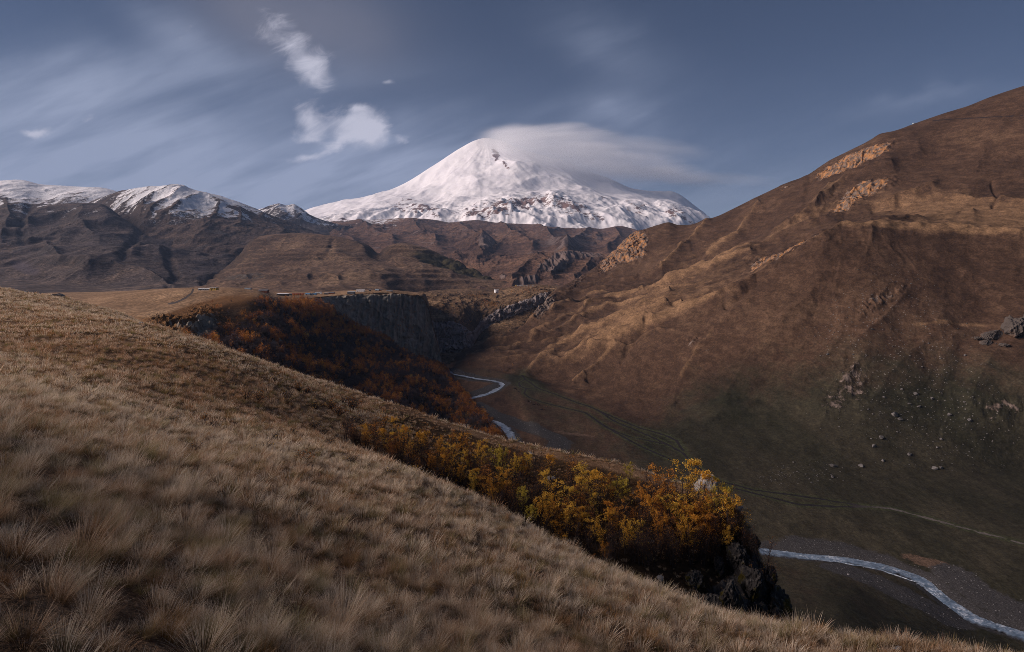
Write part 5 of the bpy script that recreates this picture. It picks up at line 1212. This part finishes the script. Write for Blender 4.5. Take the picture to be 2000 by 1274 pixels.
x2, y2, z2 = bl(PVAL.X), bl(PVAL.Y), bl(PVAL.Z); n2_ = len(x2)
print('scree', n1_, 'cobbles', n2_)
def rocks(name, x, y, z, lo, sig, idx):
    n = len(x); s = np.clip(nrg.lognormal(lo, sig, n), .12, 1.6)
    gn_scatter(name, np.stack([x, y, z], -1), nrg.uniform(-.3, .3, (n, 3)) + np.array([0, 0, 1.]) * nrg.uniform(0, 6, (n, 1)), np.stack([s, s * .85, s * .6], -1), idx, np.zeros(n), small_rocks)
rocks('scree', x1, y1, z1, -.85, .45, nrg.randint(0, 3, n1_))
rocks('river_cobbles', x2, y2, z2, -1.15, .45, nrg.randint(3, 6, n2_))

# ------------------------------------------------------------------ scrub on ledges, trees on the river bank
def on_patch(Pt, zones, n, r0, r1):
    out = []
    for (cx, cy, rx, ry, w) in zones:
        for _ in range(int(n * w)):
            x, y = rnd.gauss(cx, rx * .6), rnd.gauss(cy, ry * .6)
            out.append(pt_on(Pt, x, y, r0, r1))
    return out
scr = on_patch(PTERR, [(1040,570,30,6,1.2),(955,593,26,8,1.4),(930,578,26,5,.8),(905,632,26,4,.7),(880,600,40,14,.7),(1000,560,40,4,.5),(985,645,20,16,.4)], 60, .8, 5.) + on_patch(PPLAT, [(800,640,28,18,1.),(790,610,20,20,.6),(760,640,18,18,.5),(430,610,30,10,.4)], 45, 2.8, 5.)
sp_ = np.array([tuple(v) for v in scr]); n = len(sp_)
g_ = (nrg.uniform(0, 1, n) < .72)
gn_scatter('shrubbery', sp_, np.stack([np.zeros(n), np.zeros(n), nrg.uniform(0, 6, n)], -1), np.stack([nrg.uniform(.32, .8, n)] * 3, -1), np.where(g_, nrg.randint(0, 3, n), nrg.randint(4, 7, n)), np.zeros(n), wood_col)
for x, y, k, s_, l_ in [(1001,717,3,.8,'lone bright orange tree at the foot of the far spur'),(915,714,3,.7,'small yellowish tree on the far river bank'),(508,696,3,1.,'bright orange bush rising behind the grassy skyline')]:
    p = pt_on(PVAL, x, y, 2., 8.) if x > 600 else pt_on(PWOOD, x, y, 1., 2.6)
    o = bpy.data.objects.new('autumn_tree', FT[k]); COL.objects.link(o); o.location = p; o.scale = (s_,) * 3; tag(o, l_, 'tree')
for i, (x, y) in enumerate([(916,716),(921,718),(934,724),(938,727),(943,725),(953,728),(958,730),(981,729),(988,727),(992,724),(1057,709),(1068,697),(897,738),(903,740),(909,741),(915,742),(921,742),(927,741),(890,722),(886,716),(880,714)]):
    p = pt_on(PVAL, x, y, 1.5, 9.); o = bpy.data.objects.new('riverside_shrub', FT[4 + i % 3]); COL.objects.link(o)
    s_ = rnd.uniform(.8, 1.2); o.location = p; o.scale = (s_ * 1.2, s_ * 1.2, s_); o.rotation_euler = (0, 0, rnd.uniform(0, 6))
    tag(o, 'bare purple-brown shrub beside the river bend below the far spur', 'shrub', 'bare shrubs along the river')

# ------------------------------------------------------------------ buildings
PAINT = {}
def paint(c):
    if c not in PAINT:
        PAINT[c] = flat_mat('weathered_' + c, {'white': (.70, .71, .72), 'grey': (.30, .31, .33), 'slate': (.13, .135, .15), 'yellow': (.62, .42, .10), 'orange': (.42, .13, .03), 'blue': (.10, .22, .38), 'rust': (.20, .062, .032), 'dark': (.045, .042, .042), 'pale': (.50, .50, .50), 'glass': (.03, .035, .045), 'sky': (.28, .38, .46), 'red': (.26, .04, .03)}[c], .7, .8, .2, .3)
    return PAINT[c]
def building(name, px, py, wpx, hpx, wall, roof, label, cat='building', style='gable', Pt=None, rr=(1, 3.2), wins=0, depth=None, turn=0., group=None, lean=None):
    p = pt_on(Pt or PPLAT, px, py, *rr); k = p.y / FPX
    w, h = wpx * k, hpx * k; d = depth or max(4., w * .55)
    r = empty(name, (p.x, p.y, p.z - .3), turn)
    m = MB(); wh = h * (.62 if style == 'gable' else .86) + .3
    m.box(-w / 2, w / 2, -d / 2, d / 2, -1.0, wh); m.obj('wall', paint(wall), r)
    m = MB(); e = .35
    if style == 'gable':
        x0, x1, y0, y1 = -w / 2 - e, w / 2 + e, -d / 2 - e, d / 2 + e; t = .18; zr = h + .3
        v = [(x0, y0, wh + .01), (x1, y0, wh + .01), (x1, 0, zr), (x0, 0, zr), (x0, y1, wh + .01), (x1, y1, wh + .01)]
        v += [(a, b, c + t) for a, b, c in v]
        m.add(v, [(6, 7, 8, 9), (9, 8, 11, 10), (0, 3, 2, 1), (3, 4, 5, 2), (0, 1, 7, 6), (5, 4, 10, 11), (0, 6, 9, 3), (3, 9, 10, 4), (1, 2, 8, 7), (2, 5, 11, 8)])
    elif style == 'shed':
        x0, x1, y0, y1 = -w / 2 - e, w / 2 + e, -d / 2 - e, d / 2 + e
        v = [(x0, y0, wh + .01), (x1, y0, wh + .01), (x1, y1, h + .5), (x0, y1, h + .5)]; v += [(a, b, c + .2) for a, b, c in v]
        m.add(v, [(0, 3, 2, 1), (4, 5, 6, 7), (0, 1, 5, 4), (1, 2, 6, 5), (2, 3, 7, 6), (3, 0, 4, 7)])
    else:
        m.box(-w / 2 - .2, w / 2 + .2, -d / 2 - .2, d / 2 + .2, wh + .002, wh + .5)
    m.obj('roof', paint(roof), r)
    m = MB(); dw_ = min(1.1, w * .18); m.box(-w * .32, -w * .32 + dw_, -d / 2 - .06, -d / 2 - .003, -.2, min(2.1, wh * .8)); m.obj('door', paint('dark'), r)
    for i in range(wins):
        m = MB(); x = -w * .5 + w * (i + .75) / (wins + .5); ww = min(.75, w / (wins + 1) * .35)
        m.box(x - ww, x + ww, -d / 2 - .06, -d / 2 - .003, wh * .42, wh * .78); m.obj('window', paint('glass'), r)
    return tag(r, label, cat, group)
HM = 'buildings of the hamlet on the cliff edge'
building('long_shed', 401, 567.2, 22, 4.2, 'grey', 'pale', 'long pale grey building on the plateau, joined to the yellow house', style='gable', wins=5, depth=9)
building('yellow_house', 418.6, 567.2, 12, 5.6, 'yellow', 'pale', 'flat-roofed yellow house at the right end of the long grey building', 'house', 'flat', wins=3, depth=9)
building('low_barn', 485, 565.4, 11, 2.6, 'grey', 'sky', 'low grey-blue barn half hidden behind the plateau crest', 'barn', rr=(.3, 3))
building('open_shed', 515.5, 571, 17, 5, 'rust', 'slate', 'dark red-brown shed with a grey roof left of the hamlet', 'shed', depth=9)
building('white_roofed_hall', 553, 578, 21, 4.4, 'dark', 'white', 'long white-roofed hall at the left end of the hamlet', style='shed', wins=4, depth=8, group=HM)
building('kiosk', 567.4, 577.2, 4, 3.6, 'dark', 'slate', 'small dark kiosk between the white-roofed hall and the orange cabins', 'kiosk', group=HM)
for i, (x, nm) in enumerate([(574, 'first'), (579.4, 'second'), (584.6, 'third'), (591, 'fourth')]):
    building('cabin', x, 577, 4.2, 4.2, 'orange', 'rust', nm + ' from the left of the four small orange cabins on the cliff edge', 'cabin', group='orange cabins on the cliff edge')
building('blue_house', 601.4, 577, 9, 4.4, 'grey', 'blue', 'blue-roofed house right of the orange cabins', 'house', group=HM)
building('pale_hut', 607.6, 577.2, 5, 4.2, 'sky', 'pale', 'pale blue-grey hut against the right side of the blue-roofed house', 'hut', 'flat', group=HM)
building('blue_shed', 614.6, 576, 7, 2.8, 'blue', 'blue', 'low blue shed right of the pale hut', 'shed', 'shed', group=HM)
building('grey_hut', 619.4, 573.8, 7, 3, 'slate', 'pale', 'grey hut set back behind the low blue shed', 'hut', rr=(1, 2.5), group=HM)
building('white_tower_hut', 625.6, 574, 5, 4, 'white', 'white', 'tall white hut in the middle of the hamlet', 'hut', 'flat', group=HM)
building('white_hut', 637.4, 575, 7, 2.8, 'dark', 'white', 'low hut with a white roof right of the tall white one', 'hut', 'shed', group=HM)
building('red_brown_hut', 648, 574.4, 11, 3.2, 'rust', 'slate', 'dark red-brown hut at the right end of the hamlet', 'hut', group=HM)
building('pale_roofed_barn', 686, 575.2, 14, 4.2, 'slate', 'sky', 'pale-roofed barn on the very edge of the basalt cliff', 'barn', 'shed')
building('white_hangar', 704, 569.6, 16, 3.6, 'white', 'white', 'long white hangar behind the edge of the basalt cliff', 'hangar', rr=(.6, 2.5))
building('dark_hut', 723, 568.6, 4, 2.6, 'dark', 'slate', 'tiny dark hut between the white hangar and the orange-fronted hut', 'hut', rr=(.6, 2.8))
building('grey_fronted_hut', 736.5, 568.0, 7, 3.2, 'grey', 'sky', 'grey hut with a light blue roof joined to an orange-fronted one', 'hut', rr=(.6, 2.8))
building('orange_fronted_hut', 742.6, 568.0, 4.2, 3.0, 'orange', 'slate', 'orange-fronted hut near the top of the basalt cliff', 'hut', rr=(.6, 2.8))
building('grey_shelter', 761, 569.4, 11, 1.8, 'slate', 'grey', 'low grey shelter last to the right along the cliff top', 'shelter', 'shed', rr=(.6, 2.8))
building('ridge_station', 1787, 244.6, 8, 3.2, 'sky', 'white', 'small pale blue cabin alone on the skyline of the right hill', 'cabin', 'flat', Pt=PVAL, rr=(.95, 1.1), wins=2)
building('orange_tent_row', 898, 558.6, 8, 1.7, 'orange', 'rust', 'low orange roof far out on the terrace beyond the cliff', 'shelter', 'shed', Pt=PTERR, rr=(.2, 2))
building('white_camp_block', 1010, 555.8, 6, 2.2, 'white', 'pale', 'white cabin among the parked vans below the gorge', 'cabin', 'flat', Pt=PTERR, rr=(.1, 2))

# the white round tower
p = pt_on(PTERR, 969.5, 571.2, .8, 2.6); k = p.y / FPX
r = empty('round_tower', (p.x, p.y, p.z - .4))
def cyl(m, rad, z0, z1, n=24, rad2=None):
    m.tube([(0, 0, z0), (0, 0, z1)], [rad, rad2 or rad], n)
    m.add([(math.cos(a) * (rad2 or rad), math.sin(a) * (rad2 or rad), z1) for a in [2 * math.pi * i / n for i in range(n)]] + [(0, 0, z1)], None, [(i, (i + 1) % n, n) for i in range(n)])
m = MB(); cyl(m, 4.4 * k, -1.5, 6.0 * k, 24, 4.1 * k); m.obj('wall', paint('white'), r, True)
m = MB()
for i in range(12):
    a = 2 * math.pi * i / 12
    if i in (1, 2): continue
    c_, s_ = math.cos(a) * 3.9 * k, math.sin(a) * 3.9 * k; m.box(c_ - .6 * k, c_ + .6 * k, s_ - .6 * k, s_ + .6 * k, 6.0 * k - .05, 7.4 * k)
m.obj('battlement', paint('white'), r)
m = MB(); m.box(-.6 * k, 1.4 * k, -1 * k, 1 * k, 6.0 * k, 7.9 * k); m.obj('roof_hut', paint('red'), r)
m = MB(); m.box(-.7 * k, .7 * k, -4.42 * k, -4.0 * k, 0, 2.2 * k); m.obj('door', paint('dark'), r)
tag(r, 'white round tower with battlements standing alone on the terrace edge', 'tower')

# vans and cars of the far camp
def van_proto(col):
    r = empty('parked_van', (0, 0, 0)); m = MB(); L, w = 5.2, 1.0
    prof = [(-L/2, .35), (L/2, .35), (L/2, 1.1), (L/2 - .9, 1.3), (L/2 - 1.5, 2.25), (-L/2 + .1, 2.3), (-L/2, 2.0)]; n = len(prof)
    m.add([(x, -w, z) for x, z in prof] + [(x, w, z) for x, z in prof], [(i, (i + 1) % n, n + (i + 1) % n, n + i) for i in range(n)], [(0, i, i + 1) for i in range(1, n - 1)] + [(n, n + i + 1, n + i) for i in range(1, n - 1)])
    m.obj('body', paint(col), r)
    for x in (-L/2 + 1, L/2 - 1.1):
        for y in (-w, w):
            m = MB(); m.tube([(x, y - .12, .36), (x, y + .12, .36)], [.36, .36], 12); m.obj('wheel', paint('dark'), r)
    for y in (-w - .004, w + .004):
        m = MB(); m.add([(-L/2 + .5, y, 1.4), (L/2 - 1.6, y, 1.4), (L/2 - 1.9, y, 2.0), (-L/2 + .5, y, 2.0)], [(0, 1, 2, 3)]); m.obj('side_window', paint('glass'), r)
    m = MB(); m.add([(L/2 - .93, -w * .9, 1.34), (L/2 - .93, w * .9, 1.34), (L/2 - 1.44, w * .9, 2.15), (L/2 - 1.44, -w * .9, 2.15)], [(0, 1, 2, 3)]); m.obj('windscreen', paint('glass'), r)
    return r
vp = {}
for i, (x, y, c_) in enumerate([(974,551.6,'white'),(986,553.2,'white'),(989,553.4,'pale'),(993,553.8,'white'),(997,554.2,'grey'),(1001,554.6,'white'),(1004,555,'white'),(1008,558.6,'yellow'),(1012,558.9,'white'),(1016,559.2,'white'),(1020,559.4,'pale'),(1023,559.6,'white'),(1029,559.4,'white'),(1034,559.4,'grey'),(1041,559.6,'white'),(864,554.5,'white'),(869,554.7,'pale'),(874,554.9,'white'),(880,555,'white'),(948,557.5,'white'),(888,558.6,'white')]):
    if c_ not in vp: r = vp[c_] = van_proto(c_)
    else: r = copy_tree(vp[c_])
    p = pt_on(PTERR, x, y, 0., 2.2); r.location = (p.x, p.y, p.z); r.rotation_euler = (0, 0, rnd.choice([0, .3, 1.2, 3.1])); r.scale = (1.2, 1.2, 1.2)
    far = x < 960
    tag(r, {'white': 'white van', 'pale': 'pale grey van', 'grey': 'dull grey van', 'yellow': 'yellow van'}[c_] + (' parked out on the open terrace left of the tower' if far else ' parked in the line at the camp below the gorge'), 'van', 'vans ' + ('on the terrace' if far else 'at the camp below the gorge') + ' in ' + c_)

# cattle grazing on the meadow
def cow_mesh():
    me = bpy.data.meshes.new('cow'); bm = bmesh.new(); sk = bm.verts.layers.skin.verify()
    J = {}
    def v(n, x, y, z, r, root=False):
        a = bm.verts.new((x, y, z)); a[sk].radius = (r, r); a[sk].use_root = root; J[n] = a
    v('hip', -.75, 0, 1.10, .34, True); v('mid', -.1, 0, 1.04, .40); v('sho', .55, 0, 1.12, .36); v('nek', .95, 0, 1.05, .22); v('hd', 1.25, 0, .72, .17); v('muz', 1.42, 0, .42, .11)
    v('tl0', -1.05, 0, 1.15, .06); v('tl1', -1.12, 0, .55, .05)
    for s in (-1, 1):
        v('fk%d' % s, .58, s * .2, .55, .12); v('fh%d' % s, .56, s * .2, .04, .085); v('hs%d' % s, -.72, s * .22, .68, .16); v('hk%d' % s, -.92, s * .22, .42, .10); v('hh%d' % s, -.84, s * .22, .04, .085); v('er%d' % s, 1.12, s * .24, .88, .05)
    E = [('hip','mid'),('mid','sho'),('sho','nek'),('nek','hd'),('hd','muz'),('hip','tl0'),('tl0','tl1')]
    for s in (-1, 1): E += [('sho','fk%d' % s),('fk%d' % s,'fh%d' % s),('hip','hs%d' % s),('hs%d' % s,'hk%d' % s),('hk%d' % s,'hh%d' % s),('hd','er%d' % s)]
    for a, b in E: bm.edges.new((J[a], J[b]))
    bm.to_mesh(me); bm.free()
    o = bpy.data.objects.new('cow', me); COL.objects.link(o)
    o.modifiers.new('skin', 'SKIN'); m = o.modifiers.new('sub', 'SUBSURF'); m.levels = m.render_levels = 1
    dg = bpy.context.evaluated_depsgraph_get(); out = bpy.data.meshes.new_from_object(o.evaluated_get(dg)); bpy.data.objects.remove(o)
    return out
cm = cow_mesh(); cm2 = cm.copy()
cm.materials.clear(); cm2.materials.clear()
cm.materials.append(flat_mat('black_hide', (.020, .016, .015), .8, 2, .3)); cm2.materials.append(flat_mat('brown_hide', (.10, .042, .02), .8, 2, .3))
for i, (x, y) in enumerate([(1009,786.4),(1013,786),(1030,790.4),(1044,792),(1047,787),(1050,789),(1053,791.4),(1065,788.4),(1068,795.4),(1051,801),(1055,801),(1058.6,801),(1062,801.4),(1040,791),(1049,792),(1033,789)]):
    p = pt_on(PVAL, x, y, 5., 8.5); o = bpy.data.objects.new('cow', cm if i % 4 else cm2); COL.objects.link(o)
    o.location = p; o.rotation_euler = (0, 0, rnd.uniform(0, 6.28)); o.scale = (1.15,) * 3
    tag(o, ('black' if i % 4 else 'reddish brown') + ' cow grazing on the meadow inside the river bend', 'cow', ('black' if i % 4 else 'brown') + ' cattle on the meadow')
p = pt_on(PVAL, 1036, 786, 5., 8.5); put_rock('boulder', BOULD[0], p, 1.4, 'pale rock in the meadow beside the grazing cattle')
p = pt_on(PVAL, 1005, 775, 5., 8.5); put_rock('boulder', BOULD[1], p, 1.9, 'grey boulder on the meadow left of the track fork', scl=(1.3, 1, .7))
# ------------------------------------------------------------------ the air between here and the far mountains
m = MB(); m.box(-14000, 14000, -900, 16500, -900, 2900)
M = Mat('thin_mountain_haze')
hv = M.node('ShaderNodeVolumePrincipled', {'Color': (.46, .64, 1.0), 'Density': 2.1e-5, 'Anisotropy': .1})
M.link(hv.outputs[0], M.out.inputs['Volume'])
hz = m.obj('haze', M.m); hz['kind'] = 'stuff'
VEIL, TOPC, PUFF = (3.3, 3.8, 5.2), (1.7, 1.75, 2.3), (6.8, 6.7, 7.8)
CLOUD_D = .0016
LENSES = [(1092, 300, 185, 46, 1000, 9, .9), (1010, 279, 82, 28, 800, 0, .9), (1160, 330, 150, 24, 900, 14, .7), (1215, 318, 230, 30, 800, 12, .9), (1220, 280, 210, 24, 700, 8, .5), (1390, 348, 170, 11, 600, 5, .42), (1290, 342, 120, 15, 600, 9, .55), (1110, 262, 110, 12, 600, 2, .5)]
# ------------------------------------------------------------------ camera, sun, sky
cam = bpy.data.cameras.new('camera'); co = bpy.data.objects.new('camera', cam); COL.objects.link(co)
cam.sensor_width = 36; cam.lens = 24; cam.shift_y = -97 / 2000.
co.location = (0, 0, 0); co.rotation_euler = (math.radians(90), 0, 0)
cam.clip_start = .1; cam.clip_end = 60000
scene.camera = co
SUN_AZ, SUN_EL = 264., 23.                     # clockwise from straight ahead; a low, wide glow off to the left
sd = bpy.data.lights.new('sun', 'SUN'); so = bpy.data.objects.new('sun', sd); COL.objects.link(so)
sd.energy = 3.3; sd.angle = math.radians(40); sd.color = (1.0, .82, .74)
az, el = math.radians(SUN_AZ), math.radians(SUN_EL)
d = Vector((math.sin(az) * math.cos(el), math.cos(az) * math.cos(el), math.sin(el)))
so.rotation_euler = d.to_track_quat('Z', 'Y').to_euler(); so.location = d * 300

# the sky: Nishita daylight, thin high cloud drawn out by the wind and a few small puffs, all by direction
W = bpy.data.worlds.new('World'); scene.world = W; W.use_nodes = True
wm = Mat.__new__(Mat); wm.m = W; wm.t = W.node_tree; wm.t.nodes.clear(); wm.geo = None
wout = wm.t.nodes.new('ShaderNodeOutputWorld')
skyn = wm.node('ShaderNodeTexSky', sky_type='NISHITA', sun_disc=False, sun_elevation=el, sun_rotation=az, altitude=2400, air_density=1.0, dust_density=.6, ozone_density=1.5)
tc = wm.node('ShaderNodeTexCoord')
sx = wm.node('ShaderNodeSeparateXYZ', {0: tc.outputs['Generated']})
yy = wm.math('MAXIMUM', sx.outputs['Y'], .08)
U = wm.math('DIVIDE', sx.outputs['X'], yy); V = wm.math('DIVIDE', sx.outputs['Z'], yy)
front = wm.step(sx.outputs['Y'], .1, .35)
def wvec(u, v): return wm.node('ShaderNodeCombineXYZ', {0: u, 1: v}).outputs[0]
def wnoise(scale, detail, rough, ang=0, sxx=1., syy=1., off=0., dist=0.):
    mp = wm.node('ShaderNodeMapping', {'Vector': wvec(U, V), 'Location': (off, off * .7, off), 'Rotation': (0, 0, math.radians(ang))})
    m2 = wm.node('ShaderNodeVectorMath', operation='MULTIPLY'); wm.link(mp.outputs[0], m2.inputs[0]); m2.inputs[1].default_value = (sxx, syy, 1)
    return wm.noise(scale, detail, rough, m2.outputs[0], dist)
wn1 = wnoise(3.2, 4, .55, off=3.1); wn2 = wnoise(3.2, 4, .55, off=8.7)
fine1 = wnoise(14, 4, .6, off=1.3); fine2 = wnoise(14, 4, .6, off=5.9)
def warped(big, small):
    u = wm.math('ADD', wm.math('ADD', U, wm.math('MULTIPLY', wm.math('SUBTRACT', wn1, .5), big)), wm.math('MULTIPLY', wm.math('SUBTRACT', fine1, .5), small))
    v = wm.math('ADD', wm.math('ADD', V, wm.math('MULTIPLY', wm.math('SUBTRACT', wn2, .5), big)), wm.math('MULTIPLY', wm.math('SUBTRACT', fine2, .5), small))
    return u, v
def wblob(uv, px, py, rx, ry, ang=0, gain=1.):
    c, s = math.cos(math.radians(ang)), -math.sin(math.radians(ang))
    du = wm.math('SUBTRACT', uv[0], (px - CX) / FPX); dv = wm.math('SUBTRACT', uv[1], (HY - py) / FPX)
    a = wm.math('ADD', wm.math('MULTIPLY', du, c * FPX / rx), wm.math('MULTIPLY', dv, s * FPX / rx))
    b = wm.math('ADD', wm.math('MULTIPLY', du, -s * FPX / ry), wm.math('MULTIPLY', dv, c * FPX / ry))
    r2 = wm.math('ADD', wm.math('MULTIPLY', a, a), wm.math('MULTIPLY', b, b))
    return wm.math('MULTIPLY', wm.math('EXPONENT', wm.math('MULTIPLY', r2, -1.)), gain)
def wsum(uv, L):
    t = None
    for b in L:
        k = wblob(uv, *b); t = k if t is None else wm.math('ADD', t, k)
    return t
big_uv = warped(.16, .02); puff_uv = warped(.05, .045)
st1 = wnoise(2.1, 6, .58, -14, .9, 7.5, 2.2, .4); st2 = wnoise(3.0, 5, .6, -26, 1.0, 9., 6.2, .3)
streak = wm.math('ADD', wm.math('MULTIPLY', st1, .6), wm.math('MULTIPLY', st2, .4))
veil = wsum(big_uv, [(80,330,330,130,0,.95),(520,345,360,60,-14,.75),(760,330,190,34,-16,.50),(20,190,230,90,0,.40),(420,150,300,48,-4,.42),(300,250,300,60,6,.30),(660,390,260,40,0,.40),(1000,430,1700,170,0,.55),
                     (1195,198,90,44,0,.62),(1190,60,120,60,20,.30),(1790,216,120,14,-4,.34),(350,75,110,50,30,.42)])
veil = wm.math('MULTIPLY', veil, wm.step(streak, .30, .70, .30, 1.2))
top = wm.math('MULTIPLY', wsum(warped(.06, .01), [(600,20,200,95,10,.62),(520,60,170,60,20,.38),(700,70,90,70,0,.35)]), wm.step(wn1, .25, .75, .6, 1.1))
puffs = wsum(puff_uv, [(604,140,44,34,20,1.15),(565,78,70,34,28,.80),(600,236,34,44,-20,1.2),(690,246,46,36,10,1.3),(722,258,24,32,0,1.0),(645,288,52,10,-28,.95),(584,313,34,9,0,.8),(580,276,36,12,0,.7),(776,272,15,13,0,.85),(62,255,30,11,0,1.15),(158,232,20,9,-30,.62),(746,156,15,7,-10,.72),(366,72,40,14,-25,.5),(694,214,16,8,0,.6)])
pn_ = wnoise(22, 8, .66, -24, .75, 1.5, 4.4, .7)
puff = wm.step(wm.math('ADD', puffs, wm.math('MULTIPLY', wm.math('SUBTRACT', pn_, .5), 2.0)), .24, 1.45)
puff = wm.math('MULTIPLY', puff, wm.step(puffs, .05, .35))
skyc = wm.mix(1., skyn.outputs[0], (.34, .345, .40), 'MULTIPLY')
c = wm.mix(wm.math('MULTIPLY', wm.math('MINIMUM', veil, .95), front), skyc, VEIL)
c = wm.mix(wm.math('MULTIPLY', wm.math('MINIMUM', top, .8), front), c, TOPC)
c = wm.mix(wm.math('MULTIPLY', wm.math('MULTIPLY', puff, .88), front), c, PUFF)
bg = wm.node('ShaderNodeBackground', {'Color': c, 'Strength': .050})
wm.link(bg.outputs[0], wout.inputs[0])

# --- the cap cloud streaming off the summit
CY = 11000.
def P3(px, py): return at(px, py, CY)
mbx = MB(); a_ = P3(900, 225); b_ = P3(1560, 400)
mbx.box(a_.x, b_.x, CY - 1100, CY + 1500, b_.z, a_.z)
M = Mat('cap_cloud_vapour')
tcx = M.node('ShaderNodeTexCoord'); sp = M.node('ShaderNodeSeparateXYZ', {0: tcx.outputs['Object']})
sc_ = FPX / CY
CPX = M.math('MULTIPLY_ADD', sp.outputs[0], sc_, CX); CPY = M.math('MULTIPLY_ADD', sp.outputs[2], -sc_, HY); CDY = M.math('SUBTRACT', sp.outputs[1], CY)
mp = M.node('ShaderNodeMapping', {'Vector': tcx.outputs['Object'], 'Rotation': (0, math.radians(9), 0), 'Scale': (1 / 2600., 1 / 1500., 1 / 260.)})
nz = M.noise(1.0, 6, .6, mp.outputs[0], .6)
mp2 = M.node('ShaderNodeMapping', {'Vector': tcx.outputs['Object'], 'Scale': (1 / 500., 1 / 500., 1 / 350.)})
nz2 = M.noise(1.0, 4, .6, mp2.outputs[0])
CPY2 = M.math('ADD', CPY, M.math('ADD', M.math('MULTIPLY', M.math('SUBTRACT', nz, .5), 46.), M.math('MULTIPLY', M.math('SUBTRACT', nz2, .5), 14.)))
def lens(px, py, rx, ry, rd, ang, gain):
    c, s = math.cos(math.radians(ang)), math.sin(math.radians(ang))
    dx = M.math('SUBTRACT', CPX, px); dy = M.math('SUBTRACT', CPY2, py)
    a = M.math('ADD', M.math('MULTIPLY', dx, c / rx), M.math('MULTIPLY', dy, s / rx))
    b = M.math('ADD', M.math('MULTIPLY', dx, -s / ry), M.math('MULTIPLY', dy, c / ry))
    dd = M.math('MULTIPLY', CDY, 1 / rd)
    r2 = M.math('ADD', M.math('ADD', M.math('MULTIPLY', a, a), M.math('MULTIPLY', b, b)), M.math('MULTIPLY', dd, dd))
    return M.math('MULTIPLY', M.step(r2, 0., 1., 1., 0.), gain)
den = None
for L in LENSES:
    k = lens(*L); den = k if den is None else M.math('ADD', den, k)
den = M.math('POWER', M.math('MULTIPLY', den, M.step(nz, .25, .7, .30, 1.3)), 1.25)
pv = M.node('ShaderNodeVolumePrincipled', {'Color': (.97, .985, 1.0), 'Density': M.math('MULTIPLY', den, CLOUD_D), 'Anisotropy': -.2})
M.link(pv.outputs[0], M.out.inputs['Volume'])
cl = mbx.obj('cap_cloud', M.m)
tag(cl, 'long pale cap cloud streaming to the right from the snowy summit', 'cloud')
cl.data.materials[0].cycles.volume_sampling = 'MULTIPLE_IMPORTANCE'

scene.view_settings.view_transform = 'Standard'; scene.view_settings.look = 'None'
scene.view_settings.exposure = 0.85; scene.view_settings.gamma = 1
scene.cycles.use_denoising = True; scene.cycles.denoising_prefilter = 'NONE'; scene.cycles.use_adaptive_sampling = False
scene.cycles.max_bounces = 22; scene.cycles.diffuse_bounces = 3; scene.cycles.transparent_max_bounces = 8
scene.cycles.filter_width = .8; scene.cycles.volume_bounces = 20; scene.cycles.volume_step_rate = .5
